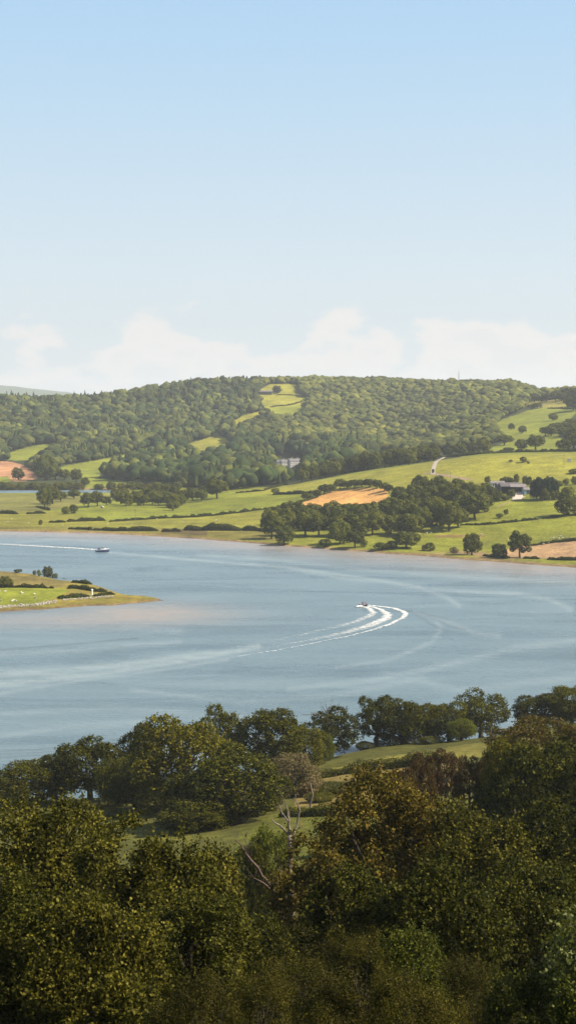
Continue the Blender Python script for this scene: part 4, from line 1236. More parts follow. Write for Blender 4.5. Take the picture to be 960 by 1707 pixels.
# ------------------------------------------------------------------ sheep
def sheep_parts():
    b = MB()
    ring = lambda x, ry, rz, z: [(x, math.cos(t) * ry, z + math.sin(t) * rz) for t in [k * math.pi / 4 for k in range(8)]]
    b.loft([ring(-.55, .12, .12, .62), ring(-.48, .24, .24, .62), ring(-.15, .30, .30, .62), ring(.2, .29, .29, .63), ring(.42, .22, .24, .66), ring(.55, .13, .15, .74), ring(.68, .10, .11, .82), ring(.84, .06, .07, .74), ring(.9, .03, .03, .71)])
    for x in (-.36, .30):
        for y in (-.14, .14): b.loft([[(x + math.cos(t) * q, y + math.sin(t) * q, z) for t in [k * math.pi / 3 for k in range(6)]] for q, z in ((.08, .5), (.05, .28), (.045, 0))])
    for y in (-.1, .1): b.loft([[(.66, y * .8, .88), (.70, y * .8, .88), (.68, y * .8, .92)], [(.62, y * 1.9, .86), (.66, y * 1.9, .86), (.64, y * 1.9, .88)]])
    return b


SH = None
flocks = [('sheep grazing on the bright green field of the spit', 'flock on the spit', [(3, 1003), (21, 1004), (23, 1002.5), (27, 1003.5), (9, 988), (36, 989), (37.5, 991), (58, 992), (0.5, 987), (60, 998)]),
          ('sheep grazing above the brown field at the far right', 'flock above the brown field', [(922, 898), (927, 897.5), (931, 898.5), (937, 898), (943, 897.5), (952, 898.5), (914, 906), (905, 908), (918, 899), (934, 895)]),
          ('sheep grazing on the meadow below the dense belt', 'flock below the dense belt', [(698, 892), (706, 891), (711, 890), (718, 889.5), (802, 892), (690, 893), (846, 901), (660, 889)]),
          ('sheep scattered on the left plain near the shore', 'flock on the left plain', [(20, 866), (104, 877), (180, 874), (262, 866), (48, 873), (305, 872), (130, 868), (220, 876), (360, 868), (13, 871), (90, 864)])]
for lab, grp, pts in flocks:
    for px, py in pts:
        g = G(px, py)
        if SH is None:
            o = sheep_parts().build('sheep', M['wool']); SH = o
        else:
            o = SH.copy(); COL.objects.link(o)
        o.location = g; o.rotation_euler = (0, 0, random.random() * 6.28); o.scale = (1.0,) * 3
        tag(o, lab, 'sheep', grp)

# ------------------------------------------------------------------ boats and their wakes
def hull(b, L, Wd, Hh, flare=1.0, z0=-.25):
    n = 12; R = []
    for k in range(n):
        f = k / (n - 1); x = -L / 2 + L * f
        w = Wd / 2 * (1 - max(0, (f - .45) / .55) ** 2.2) ** .9 if f < 1 else .0
        w = max(w, .03); top = Hh * (1 + .28 * f ** 2); keel = z0 + .35 * max(0, f - .6) ** 1.5 * 2
        R.append([(x, 0, keel), (x, -w * .7, keel + .18), (x, -w, top * .5), (x + .05 * f, -w * 1.03, top), (x, 0, top + .02), (x + .05 * f, w * 1.03, top), (x, w, top * .5), (x, w * .7, keel + .18)])
    b.loft(R)


def person(parent_loc, rz, label, top, seat=True):
    """a seated figure in one skinned mesh"""
    import bmesh
    J = {'pel': (0, 0, .0), 'chest': (.03, 0, .34), 'neck': (.06, 0, .52), 'head': (.10, 0, .68), 'ls': (.03, .19, .47), 'rs': (.03, -.19, .47), 'le': (.20, .24, .25), 're': (.20, -.24, .25), 'lh': (.42, .16, .30), 'rh': (.42, -.16, .30),
         'lk': (.42, .12, .05), 'rk': (.42, -.12, .05), 'lf': (.46, .13, -.38), 'rf': (.46, -.13, -.38), 'lt': (.62, .14, -.42), 'rt': (.62, -.14, -.42)}
    Ed = [('pel', 'chest'), ('chest', 'neck'), ('neck', 'head'), ('chest', 'ls'), ('chest', 'rs'), ('ls', 'le'), ('rs', 're'), ('le', 'lh'), ('re', 'rh'), ('pel', 'lk'), ('pel', 'rk'), ('lk', 'lf'), ('rk', 'rf'), ('lf', 'lt'), ('rf', 'rt')]
    rad = {'pel': .16, 'chest': .17, 'neck': .06, 'head': .105, 'ls': .07, 'rs': .07, 'le': .045, 're': .045, 'lh': .035, 'rh': .035, 'lk': .075, 'rk': .075, 'lf': .05, 'rf': .05, 'lt': .04, 'rt': .04}
    nm = list(J)
    me = bpy.data.meshes.new('person'); me.from_pydata([J[k] for k in nm], [(nm.index(a), nm.index(c)) for a, c in Ed], []); me.update()
    o = put('person', me); me.materials.append(M['skin'])
    md = o.modifiers.new('skin', 'SKIN')
    for v, k in zip(me.skin_vertices[0].data, nm): v.radius = (rad[k], rad[k]); v.use_root = (k == 'pel')
    s = o.modifiers.new('sub', 'SUBSURF'); s.levels = 1; s.render_levels = 1
    o.location = parent_loc; o.rotation_euler = (0, 0, rz); tag(o, label, 'person')
    v = MB()
    rg = lambda z, ax, ay, x: [(x + math.cos(t) * ax, math.sin(t) * ay, z) for t in [k * math.pi / 5 for k in range(10)]]
    v.loft([rg(-.02, .19, .20, .0), rg(.2, .18, .20, .02), rg(.42, .17, .22, .03), rg(.53, .09, .12, .05)]); v.build('jacket', M[top], o)
    hr = MB(); hr.loft([rg(.70, .115, .115, .085), rg(.77, .11, .11, .08), rg(.82, .06, .06, .09)]); hr.build('hair', M['darkwood'], o)
    return o


# cruiser
pA = at_z(172, 920, 0)
A = empty('motor_cruiser', pA, 'white cabin cruiser with a dark blue hull speeding right on the far water', 'boat', None, -.03)
A.rotation_euler = (0, math.radians(-4), -.06); A.scale = (1.2,) * 3
b = MB(); hull(b, 6.4, 2.4, .95); b.build('hull', M['hullblue'], A)
b = MB(); hull(b, 6.3, 2.36, 1.18, z0=.86)
b.build('deck', M['hullwhite'], A)
b = MB(); b.loft([[(-.4, -.95, 1.15), (-.4, .95, 1.15), (2.4, .45, 1.3), (2.4, -.45, 1.3)], [(-.2, -.82, 1.75), (-.2, .82, 1.75), (1.5, .4, 1.62), (1.5, -.4, 1.62)]]); c = b.build('cabin', M['hullwhite'], A)
b = MB(); b.loft([[(-.1, -.86, 1.76), (-.1, .86, 1.76), (.75, .7, 1.73), (.75, -.7, 1.73)], [(-.35, -.8, 2.25), (-.35, .8, 2.25), (-.05, .72, 2.25), (-.05, -.72, 2.25)]]); b.build('windscreen', M['glass'], A)
b = MB(); b.loft([[(-2.3, -.95, 2.2), (-2.3, .95, 2.2), (0, .85, 2.28), (0, -.85, 2.28)], [(-2.2, -.8, 2.42), (-2.2, .8, 2.42), (-.1, .75, 2.48), (-.1, -.75, 2.48)]])
b.loft([[(-2.35, -.98, 1.15), (-2.35, -.9, 1.15), (-1.1, -.9, 1.15), (-1.1, -.98, 1.15)], [(-2.3, -.95, 2.2), (-2.3, -.88, 2.2), (-1.2, -.88, 2.24), (-1.2, -.95, 2.24)]])
b.build('canopy', M['canvas'], A)
b = MB(); b.tube([(-.3, -1.0, 1.2), (1.2, -1.0, 1.75), (2.6, -.45, 1.85), (3.0, 0, 1.85), (2.6, .45, 1.85), (1.2, 1.0, 1.75), (-.3, 1.0, 1.2)], [.035] * 7, 5); b.build('rail', M['steel'], A)
b = MB(); b.loft([[(-3.5, -.22, .3), (-3.5, .22, .3), (-3.1, .22, .3), (-3.1, -.22, .3)], [(-3.6, -.25, 1.35), (-3.6, .25, 1.35), (-3.1, .25, 1.35), (-3.1, -.25, 1.35)]]); b.build('outboard_motor', M['hulldark'], A)

# small launch
pB = at_z(604, 1010, 0)
B = empty('motor_launch', pB, 'small dark open launch turning away at the head of the bright curved wake', 'boat', None, math.radians(128))
b = MB(); hull(b, 4.6, 1.9, .72); b.build('hull', M['hulldark'], B)
b = MB(); b.loft([[(-2.0, -.8, .74), (-2.0, .8, .74), (.6, .85, .80), (.6, -.85, .80)], [(-2.0, -.7, .86), (-2.0, .7, .86), (.6, .72, .92), (.6, -.72, .92)]]); b.loft([[(.6, -.8, .82), (.6, .8, .82), (2.0, .3, .95), (2.0, -.3, .95)], [(.7, -.6, 1.0), (.7, .6, 1.0), (1.8, .2, 1.03), (1.8, -.2, 1.03)]]); b.build('deck', M['hullwhite'], B)
b = MB(); b.loft([[(.55, -.6, 1.0), (.55, .6, 1.0), (.75, .6, 1.0), (.75, -.6, 1.0)], [(.3, -.5, 1.35), (.3, .5, 1.35), (.36, .5, 1.35), (.36, -.5, 1.35)]]); b.build('windscreen', M['glass'], B)
b = MB(); b.box(-.9, -.4, -.65, .65, .87, 1.15); b.box(-1.8, -1.4, -.65, .65, .87, 1.15); b.build('seat', M['canvas'], B)
b = MB(); b.loft([[(-2.6, -.2, .1), (-2.6, .2, .1), (-2.25, .2, .1), (-2.25, -.2, .1)], [(-2.7, -.22, 1.25), (-2.7, .22, 1.25), (-2.25, .22, 1.25), (-2.25, -.22, 1.25)]]); b.build('outboard_motor', M['hulldark'], B)
ca, sa = math.cos(math.radians(128)), math.sin(math.radians(128))
for lx, ly, lab, top in ((-.6, .3, 'person in a dark jacket seated forward in the small launch', 'jacket'), (-1.6, -.25, 'person in a red vest seated at the stern of the small launch', 'vest')):
    person(tuple(pB + np.array([lx * ca - ly * sa, lx * sa + ly * ca, 1.28])), math.radians(128), lab, top)


def foam_mat(name, dens):
    m, nt, out = newmat(name)
    at = nd(nt, 'ShaderNodeAttribute', attribute_name='tint'); sp = nd(nt, 'ShaderNodeSeparateColor'); nt.links.new(at.outputs['Color'], sp.inputs[0])
    geo = nd(nt, 'ShaderNodeNewGeometry'); no = nd(nt, 'ShaderNodeTexNoise'); no.inputs['Scale'].default_value = .55; no.inputs['Detail'].default_value = 6; no.inputs['Roughness'].default_value = .7
    nt.links.new(geo.outputs['Position'], no.inputs['Vector'])
    a = nd(nt, 'ShaderNodeMath', operation='MULTIPLY_ADD'); nt.links.new(no.outputs['Fac'], a.inputs[0]); a.inputs[1].default_value = 3.0; a.inputs[2].default_value = -2.0
    c = nd(nt, 'ShaderNodeMath', operation='MULTIPLY_ADD'); nt.links.new(sp.outputs[0], c.inputs[0]); c.inputs[1].default_value = dens; nt.links.new(a.outputs[0], c.inputs[2])
    c.use_clamp = True
    p = nd(nt, 'ShaderNodeBsdfPrincipled'); p.inputs['Base Color'].default_value = (.82, .80, .76, 1); p.inputs['Roughness'].default_value = .8
    nt.links.new(c.outputs[0], p.inputs['Alpha']); nt.links.new(p.outputs[0], out.inputs[0])
    return m


FM = foam_mat('foam', 1.22)


def foam(name, pts, amts, widths, label, group, lift=.05, hump=.12):
    W = np.array([at_z(a, b, 0)[:2] for a, b in pts])
    seg = np.hypot(*np.diff(W, axis=0).T); cum = np.concatenate([[0], np.cumsum(seg)])
    s = np.arange(0, cum[-1], .7)
    x = np.interp(s, cum, W[:, 0]); y = np.interp(s, cum, W[:, 1]); am = np.interp(s, cum, amts); wd = np.interp(s, cum, widths)
    for _ in range(25):
        x[1:-1] = (x[:-2] + x[1:-1] * 2 + x[2:]) / 4; y[1:-1] = (y[:-2] + y[1:-1] * 2 + y[2:]) / 4
    dx, dy = np.gradient(x), np.gradient(y); q = np.hypot(dx, dy); nx, ny = -dy / q, dx / q
    rows, cc = [], []
    wob = (fbm(s / 5, s * 0, s=len(pts)) - .5) * 1.2
    for t in np.linspace(-1, 1, 9):
        X, Y = x + nx * (wd * t / 2 + wob), y + ny * (wd * t / 2 + wob)
        f = (1 - t * t)
        rows.append(np.stack([X, Y, lift + hump * f * am * (fbm(X * 1.3, Y * 1.3, s=6))], 1)); cc.append(np.stack([am * (f ** .6)] * 3, 1))
    V = np.stack(rows, 1).reshape(-1, 3); C = np.stack(cc, 1).reshape(-1, 3); n = len(s)
    i = (np.arange(n - 1)[:, None] * 9 + np.arange(8)[None]).ravel()
    me = mesh_np(name, V, np.stack([i, i + 1, i + 10, i + 9], 1), FM, 4, True, C)
    tag(put(name, me), label, 'wake', group, 'stuff')


WG = None
foam('foam_wake', [(165, 917), (130, 914.5), (70, 911), (0, 907), (-120, 902)], [1, .95, .85, .7, .6], [3.5, 5, 6.5, 8, 9], 'straight white wake trailing left behind the cabin cruiser', WG, hump=.5)
foam('foam_wake', [(604, 1011), (612, 1013), (620, 1018), (623, 1023), (612, 1029), (590, 1037), (560, 1045), (500, 1059), (430, 1073), (350, 1088), (250, 1100)], [1, .95, .85, .78, .66, .56, .48, .38, .3, .22, .1], [2, 3, 3.4, 4, 5, 5, 5, 5, 5, 5, 5], 'inner band of the bright curved wake behind the launch', WG)
foam('foam_wake', [(610, 1010), (620, 1012), (632, 1015), (643, 1021), (647, 1026), (640, 1033), (618, 1042), (589, 1051), (560, 1058), (500, 1070), (430, 1082), (340, 1096)], [1, 1, .97, .92, .9, .86, .76, .66, .54, .42, .3, .12], [1.6, 2.4, 3, 4, 4.5, 6, 7, 7, 6.5, 6, 6, 6], 'broad middle band of the bright curved wake behind the launch', WG)
foam('foam_wake', [(614, 1009.5), (630, 1011), (652, 1013.5), (668, 1018), (677, 1024), (668, 1032), (647, 1042), (618, 1051), (592, 1058), (520, 1073), (440, 1088), (375, 1098), (300, 1108)], [1, 1, .97, .95, .97, .92, .84, .74, .66, .6, .54, .44, .15], [1.4, 2.4, 3.2, 3.4, 3, 2.6, 2.6, 2.4, 2, 1.8, 1.8, 1.8, 1.8], 'thin outer band of the bright curved wake behind the launch', WG, hump=.35)
foam('bow_spray', [(594, 1013), (597, 1012), (601, 1010.5), (606, 1010.5)], [.9, 1, 1, .9], [1.6, 2.6, 3.0, 2.4], 'bright white spray thrown from the bow of the launch', None, hump=1.0)

# ------------------------------------------------------------------ trees of the near shore (seen whole)
def mtree(px, Y, top, width, shape, mat, label, cat='tree', group=None, **kw):
    g = on_col(px, Y)
    s = (Y * CT - (g[2] - H) * ST) / F
    h = at_y(px, top, Y)[2] - g[2]
    mat = {'oak': 'shaded_oak', 'dark': 'shaded_dark', 'olive': 'shaded_olive'}.get(mat, mat)  # same leaves as the far trees, with shade put into their colour
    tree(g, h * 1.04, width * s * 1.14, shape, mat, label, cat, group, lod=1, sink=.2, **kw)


mtree(-10, 280, 1290, 110, 'oak', 'dark', 'dark green tree cut by the left edge above the leafy foreground')
mtree(45, 285, 1272, 105, 'round', 'oak', 'rounded mid-green tree near the left edge with water behind it')
mtree(95, 292, 1262, 80, 'oak', 'dark', 'shadowy tree between the left-edge tree and the big dark oak')
mtree(150, 288, 1236, 125, 'oak', 'dark', 'big dark oak with water glinting under its branches')
mtree(196, 278, 1268, 80, 'round', 'dark', 'dark lower tree leaning on the right of the big dark oak')
mtree(245, 300, 1206, 95, 'airy', 'dark', 'tall open oak behind the yellow-green round tree')
mtree(303, 262, 1199, 172, 'round', 'olive', 'large yellow-green round tree on the near shore')
mtree(225, 268, 1290, 80, 'oak', 'dark', 'dark tree in the shade left of the yellow-green round tree')
mtree(368, 318, 1180, 84, 'airy', 'oak', 'slender open tree with sky-bright gaps against the water')
mtree(455, 312, 1187, 116, 'oak', 'oak', 'wide rounded oak in the middle of the near shore')
mtree(510, 318, 1212, 70, 'round', 'oak', 'green tree tucked against the right of the wide rounded oak')
mtree(541, 322, 1226, 34, 'tall', 'light', 'small narrow bright green tree left of the stag-headed oak')
mtree(395, 238, 1250, 158, 'round', 'dark', 'big dense dark green tree in front of the near-shore row')
mtree(330, 232, 1330, 130, 'round', 'oak', 'low leafy tree at the left foot of the big dense dark green one')
mtree(335, 240, 1290, 110, 'oak', 'dark', 'dark tree in the shade left of the big dense dark one')
mtree(440, 246, 1310, 60, 'round', 'dark', 'small dark tree at the right foot of the big dense one')
mtree(487, 262, 1260, 92, 'round', 'willow', 'brownish-pink leafless rounded willow beside the field')
mtree(552, 338, 1182, 96, 'airy', 'dark', 'ragged stag-headed oak with dead branches showing on top')
mtree(628, 352, 1163, 80, 'airy', 'dark', 'dark upright oak at the left end of the shore row on the rise')
mtree(668, 350, 1170, 78, 'oak', 'dark', 'dark bushy oak second in the shore row on the rise')
mtree(705, 352, 1176, 70, 'oak', 'oak', 'mid-green oak in the middle of the shore row on the rise')
mtree(748, 350, 1172, 78, 'round', 'oak', 'green domed oak left of the last oak in the shore row')
mtree(800, 354, 1154, 96, 'airy', 'oak', 'tall open oak at the right end of the shore row')
mtree(768, 342, 1200, 46, 'oak', 'light', 'small bright green tree in front of the shore row')
mtree(722, 342, 1228, 42, 'bush', 'oak', 'round green bush under the shore row on the rise', cat='bush')
mtree(650, 350, 1222, 46, 'bush', 'dark', 'dark bush filling the gap under the first two oaks of the shore row', cat='bush')
mtree(690, 349, 1226, 52, 'bush', 'dark', 'low dark bush under the middle of the shore row', cat='bush')
mtree(606, 346, 1236, 34, 'bush', 'dark', 'small dark bush at the left foot of the shore row', cat='bush')
mtree(452, 152, 1386, 84, 'round', 'light', 'yellow-green small tree in the meadow gap behind the dead limb')
mtree(418, 150, 1412, 60, 'bush', 'oak', 'low bush left of the yellow-green small tree in the meadow gap', cat='bush')
mtree(905, 355, 1160, 100, 'oak', 'dark', 'dark oak rising behind the autumn-brown tree')
mtree(952, 350, 1146, 90, 'oak', 'oak', 'oak cut by the right edge above the autumn-brown tree')
mtree(892, 205, 1204, 150, 'oak', 'autumn', 'broad autumn-brown and green tree near the right edge')
mtree(965, 195, 1212, 110, 'oak', 'autumn', 'autumn-tinted tree cut by the right edge')
mtree(845, 190, 1238, 90, 'round', 'olive', 'olive tree below the left side of the autumn-brown tree')
mtree(742, 215, 1250, 66, 'airy', 'red', 'reddish-leaved slender tree standing up before the upper field')
mtree(700, 200, 1262, 60, 'oak', 'red', 'reddish-brown small tree left of the slender red one')
mtree(782, 205, 1262, 60, 'airy', 'red', 'sparse reddish tree right of the slender red one')
mtree(668, 190, 1285, 66, 'round', 'red', 'low red-brown tree at the left end of the reddish group')
mtree(820, 200, 1262, 74, 'oak', 'red', 'dull red and green tree left of the olive one')
mtree(905, 165, 1250, 180, 'oak', 'dark', 'dark green tree under the autumn-brown tree')
mtree(975, 160, 1262, 130, 'round', 'dark', 'dark green tree cut by the right edge under the autumn tint')
mtree(838, 170, 1290, 110, 'round', 'dark', 'dark rounded tree below the olive tree')
mtree(556, 262, 1306, 76, 'bush', 'dark', 'low dark bush on the grass between the two field hedges', cat='bush')
mtree(532, 250, 1320, 44, 'bush', 'oak', 'small scrubby bush left of the low dark bush in the field', cat='bush')

hedge([(524, 1299), (560, 1293), (620, 1284), (690, 1276), (760, 1268)], 2.6, 2.6, 'thick dark hedge between the upper and the lower near field', near=True, mat='shaded_dark', leaf=.22, dens=8.0)
hedge([(470, 1361), (520, 1360), (575, 1359), (640, 1358)], 2.2, 2.2, 'dark clipped hedge along the bottom of the lower near field', near=True, mat='shaded_dark', leaf=.22, dens=8.0)
hedge([(385, 1428), (420, 1424), (470, 1417)], 1.8, 2.2, 'dark hedge crossing the small meadow behind the fallen branch', near=True, leaf=.24, dens=3.0)
hedge([(140, 1368), (200, 1362), (270, 1352)], 1.6, 1.8, 'low hedge under the big dark oak', near=True, mat='shaded_dark', leaf=.22, dens=8.0)

# ------------------------------------------------------------------ foreground foliage
def big_tree(px, Y, top, width, label, mat, n, leaf, shape='oak', lobes=None, name='tree', cat='tree', clump=.42, cs=1.25, seed=1, thick=.45, base_off=0, group=None, low=None):
    g = on_col(px, Y)
    s = (Y * CT - (g[2] - H) * ST) / F
    h = at_y(px, top, Y)[2] - g[2]; w = width * s
    r = np.random.default_rng(seed)
    L = np.array(lobes if lobes is not None else make_lobes('round' if shape == 'oak' else shape, r))
    # small knots of foliage break up the outline
    ex = []
    L[:, 3:] *= .9
    for k in range(46):
        j = r.integers(len(L)); d = rand_dirs(1, r)[0]; d[2] = abs(d[2]) * .9 - .1
        q = .03 + .07 * r.random(); ex.append(tuple(L[j, :3] + d * L[j, 3:] * .95) + (q, q, q * .9))
    L = np.concatenate([L, np.array(ex)])
    S = L * np.array([w, w, h, w, w, h])
    per, ln = (9, .42) if mat == 'gorse' else (7, leaf * 4.2)
    p, nn = crown_points(S, n // per, r, thick=thick, clump=clump, cs=cs, seed=seed)
    p, nn = twigs(p, nn, per, ln, r, .9 if mat == 'gorse' else .3)
    V, Fc = leaf_quads(p, nn, leaf, leaf * (.72 if mat != 'gorse' else .5), r)
    e = empty(name, g, label, cat, group)
    put('crown', mesh_np('crown', V, Fc, M[mat]), e)
    mb = limb_mesh('trunk', L[:len(L) - 46], r, M['bark'], .022, 12)
    t = put('trunk', mb, e); t.scale = (w, w, h)
    return e


big_tree(62, 72, 1322, 340, 'large leafy sycamore filling the left edge of the foreground', 'sycamore', 62000, .17, 'oak', seed=21, name='sycamore_tree')
big_tree(250, 62, 1372, 330, 'leafy sycamore with yellow-tipped leaves left of the meadow gap', 'sycamore', 62000, .15, 'round', seed=22, name='sycamore_tree')
big_tree(-10, 50, 1455, 300, 'dark leafy tree cut by the bottom left edge', 'ash', 40000, .12, 'oak', seed=23)
big_tree(150, 48, 1500, 300, 'yellow-green leafy tree low in the left foreground', 'sycamore', 46000, .12, 'round', seed=24)
big_tree(330, 52, 1490, 240, 'small-leaved tree in front of the meadow gap', 'ash', 40000, .11, 'oak', seed=25)
big_tree(338, 84, 1400, 150, 'leafy sycamore top filling the gap between the meadow and the foreground', 'sycamore', 34000, .18, 'round', seed=41, name='sycamore_tree')
big_tree(425, 66, 1525, 160, 'dark shrubby tree below the dead branches', 'ash', 26000, .12, 'round', seed=26)
big_tree(648, 98, 1286, 300, 'large golden-tipped tree in the centre right foreground', 'sycamore2', 62000, .21, 'oak', seed=27)
big_tree(520, 92, 1385, 150, 'golden-tipped tree behind the dead branches', 'sycamore2', 24000, .19, 'oak', seed=37)
big_tree(792, 94, 1335, 270, 'dark green and yellow tree right of the golden-tipped one', 'sycamore', 50000, .2, 'round', seed=28)
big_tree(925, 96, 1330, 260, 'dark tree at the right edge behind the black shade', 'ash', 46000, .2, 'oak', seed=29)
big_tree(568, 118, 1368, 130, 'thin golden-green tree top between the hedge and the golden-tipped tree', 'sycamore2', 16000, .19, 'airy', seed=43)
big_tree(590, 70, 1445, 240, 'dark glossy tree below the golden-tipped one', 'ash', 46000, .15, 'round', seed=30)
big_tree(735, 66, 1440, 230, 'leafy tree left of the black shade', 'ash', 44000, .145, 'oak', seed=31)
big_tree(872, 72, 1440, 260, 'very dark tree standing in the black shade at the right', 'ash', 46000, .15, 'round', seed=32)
big_tree(960, 40, 1508, 110, 'pale-leaved sapling at the right edge', 'sapling', 5200, .11, 'airy', seed=33, clump=.4, cs=.5, name='sapling')
gl = [(505, 44, 1548, 170, 'rounded gorse bush below the golden-tipped tree'), (600, 46, 1552, 170, 'gorse bush in the middle of the lower right foreground'), (700, 47, 1535, 190, 'tallest gorse bush with upright sprigs'),
      (425, 42, 1600, 150, 'low gorse bush left of the rounded one'), (790, 43, 1590, 160, 'gorse bush under the black shade'), (880, 40, 1610, 150, 'low gorse bush near the pale-leaved sapling'),
      (560, 37, 1625, 170, 'gorse bush close to the bottom edge, left of two'), (690, 37, 1630, 180, 'gorse bush close to the bottom edge, right of two'), (960, 37, 1625, 130, 'gorse bush cut by the right edge'), (330, 38, 1625, 170, 'gorse bush at the bottom under the small-leaved tree')]
for k, (px, Y, top, w, lab) in enumerate(gl):
    big_tree(px, Y, top, w, lab, ('gorse', 'gorse', 'bramble')[k % 3], 26000 if k % 3 < 2 else 15000, .052 if k % 3 < 2 else .075, 'bush', seed=50 + k, name='gorse_bush', cat='bush', clump=.46, cs=.8, thick=.6)

# bracken: fronds with leaflets, one carpet nobody could count
r = np.random.default_rng(9)
Pn, Nn = [], []
for k in range(2600):
    Y = 27.5 + 9 * r.random(); px = -120 + 1200 * r.random()
    dens = fbm(px / 120, Y / 3, s=60)
    if dens < .42 and r.random() < .6: continue
    X = (px - 480) / F * Y * 1.02
    th = r.random() * 6.28; Lg = .5 + .45 * r.random(); lean = .5 + .4 * r.random()
    t = np.linspace(.15, 1, 12)
    bx = X + math.cos(th) * t * Lg * lean; by = Y + math.sin(th) * t * Lg * lean; bz = np.sin(t * 2.2) * Lg * .75
    z0 = zt([X], [Y])[0]
    for s in (-1, 0, 1):
        w = .16 * (1.05 - t) * s
        Pn.append(np.stack([bx - math.sin(th) * w, by + math.cos(th) * w, z0 + bz - abs(s) * .02], 1))
        Nn.append(np.tile([[-.3 * math.cos(th), -.3 * math.sin(th), 1.0]], (12, 1)))
Pn = np.concatenate(Pn); Nn = np.concatenate(Nn) + rand_dirs(len(Pn), r) * .5; Nn /= np.linalg.norm(Nn, axis=1)[:, None]
V, Fc = leaf_quads(Pn, Nn, .10, .055, r)
tag(put('bracken', mesh_np('bracken', V, Fc, M['bracken'])), 'green and rust-brown bracken along the bottom of the slope', 'bracken', kind='stuff')
# undergrowth between the trees
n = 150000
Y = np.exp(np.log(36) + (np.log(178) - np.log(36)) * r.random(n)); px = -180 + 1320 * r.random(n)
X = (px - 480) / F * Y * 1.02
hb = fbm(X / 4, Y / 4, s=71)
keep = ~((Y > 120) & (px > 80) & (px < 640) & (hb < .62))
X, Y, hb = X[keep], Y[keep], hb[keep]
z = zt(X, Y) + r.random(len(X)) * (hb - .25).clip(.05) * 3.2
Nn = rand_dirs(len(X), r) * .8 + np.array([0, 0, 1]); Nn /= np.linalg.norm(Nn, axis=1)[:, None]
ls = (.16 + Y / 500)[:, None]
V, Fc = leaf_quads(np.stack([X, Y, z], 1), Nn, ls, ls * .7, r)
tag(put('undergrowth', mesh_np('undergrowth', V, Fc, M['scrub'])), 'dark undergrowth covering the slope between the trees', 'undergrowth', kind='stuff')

# ------------------------------------------------------------------ dead wood
def dead(name, px, Y, base_px, strokes, mat, label, wig=0.0):
    g = on_col(base_px, Y)
    e = empty(name, g, label, 'dead tree')
    r = np.random.default_rng(int(px))
    for k, (nm, pts) in enumerate(strokes):
        P3, R = [], []
        for a, b_, rr, dy in pts:
            q = (g + np.array([0, 0, -.3])) if b_ is None else at_y(a, b_, Y + dy)
            P3.append(tuple(q - g)); R.append(rr * .9)
        # subdivide with slight kinks
        PP, RR = [P3[0]], [R[0]]
        for i in range(1, len(P3)):
            m = (np.array(P3[i - 1]) + np.array(P3[i])) / 2 + r.normal(size=3) * .05 * np.linalg.norm(np.array(P3[i]) - np.array(P3[i - 1])) * (0 if i == 1 and P3[0][2] < 0 else 1)
            PP += [tuple(m), P3[i]]; RR += [(R[i - 1] + R[i]) / 2, R[i]]
        b = MB(); b.tube(PP, RR, 7)
        if nm == 'branch':
            for q in range(9):
                i = int(r.integers(1, len(PP))); a0 = np.array(PP[i]); ax = np.array(PP[i]) - np.array(PP[i - 1]); ax = ax / (np.linalg.norm(ax) + 1e-6)
                dr = ax * .6 + rand_dirs(1, r)[0] * .8; l = .35 + .7 * r.random()
                b.tube([tuple(a0), tuple(a0 + dr * l * .5 + r.normal(size=3) * .04), tuple(a0 + dr * l + r.normal(size=3) * .08)], [.022, .015, .006], 4)
        b.build(nm, M[mat], e, True)
    return e


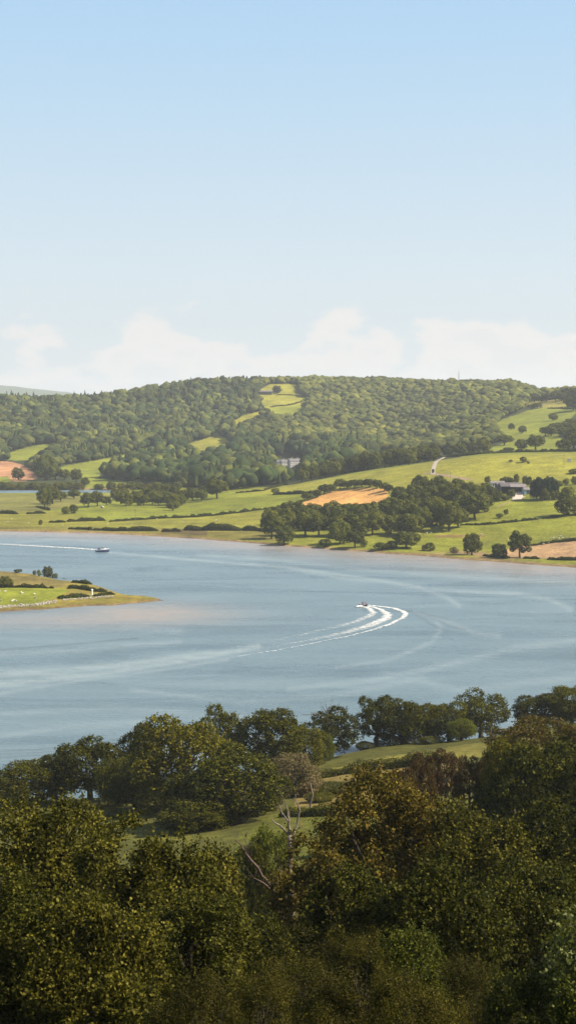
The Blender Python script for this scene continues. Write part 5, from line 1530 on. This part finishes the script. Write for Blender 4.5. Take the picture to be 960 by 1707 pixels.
dead('dead_tree', 468, 108, 474, [('trunk', [(0, None, .32, 0), (470, 1560, .26, 0), (466, 1520, .22, 0), (456, 1486, .18, 0)]),
     ('branch', [(456, 1486, .17, 0), (436, 1460, .13, -1), (418, 1434, .10, -2), (406, 1418, .08, -2), (392, 1400, .035, -3)]),
     ('branch', [(458, 1490, .10, 0), (444, 1476, .08, -1), (428, 1466, .04, -2), (422, 1461, .02, -2)]),
     ('branch', [(470, 1540, .12, 0), (476, 1500, .08, 1), (474, 1470, .05, 1), (468, 1440, .03, 1), (462, 1428, .02, 1)]),
     ('branch', [(412, 1428, .05, -2), (414, 1410, .03, -2), (409, 1396, .012, -2)])], 'darkwood', 'dead tree with a long bare limb slanting up over the meadow gap')
dead('dead_tree', 484, 122, 486, [('trunk', [(0, None, .34, 0), (486, 1480, .28, 0), (485, 1420, .24, 0), (483, 1392, .2, 0)]),
     ('branch', [(483, 1394, .15, 0), (477, 1387, .12, 0), (466, 1376, .09, -1), (452, 1366, .04, -1)]),
     ('branch', [(483, 1392, .15, 0), (481, 1376, .12, 0), (482, 1368, .11, 0), (480, 1352, .08, 0), (475, 1334, .03, 0)]),
     ('branch', [(482, 1369, .11, 0), (474, 1360, .10, 0), (468, 1351, .08, 0), (465, 1341, .035, 0)]),
     ('branch', [(484, 1405, .14, 0), (491, 1385, .10, 1), (496, 1368, .09, 1), (499, 1350, .09, 1), (496, 1339, .06, 1), (491, 1334, .03, 1)]),
     ('branch', [(484, 1390, .09, 0), (490, 1384, .06, 0), (497, 1381, .02, 0)])], 'deadwood', 'bleached dead tree with upright bare branches before the dark clipped hedge')
dead('dead_tree', 519, 235, 517, [('trunk', [(0, None, .22, 0), (517, 1345, .18, 0), (521, 1325, .16, 0), (518, 1312, .14, 0), (517, 1302, .07, 0), (519, 1295, .03, 0)]),
     ('branch', [(521, 1326, .09, 0), (516, 1330, .06, 0), (514, 1342, .04, 0)])], 'deadwood', 'short bleached dead snag beside the brownish-pink willow')
dead('dead_tree', 545, 337, 548, [('trunk', [(0, None, .3, 0), (548, 1230, .25, 0), (546, 1200, .18, 0), (545, 1182, .10, 0), (542, 1170, .05, 0), (541, 1166, .02, 0)]),
     ('branch', [(546, 1200, .14, 0), (530, 1190, .10, 0), (515, 1191, .07, 0), (502, 1190, .03, 0)]),
     ('branch', [(545, 1186, .09, 0), (551, 1178, .06, 0), (553, 1170, .03, 0)]),
     ('branch', [(545, 1190, .09, 0), (538, 1180, .06, 0), (534, 1172, .03, 0)])], 'deadwood', 'grey dead branches standing out of the stag-headed oak')
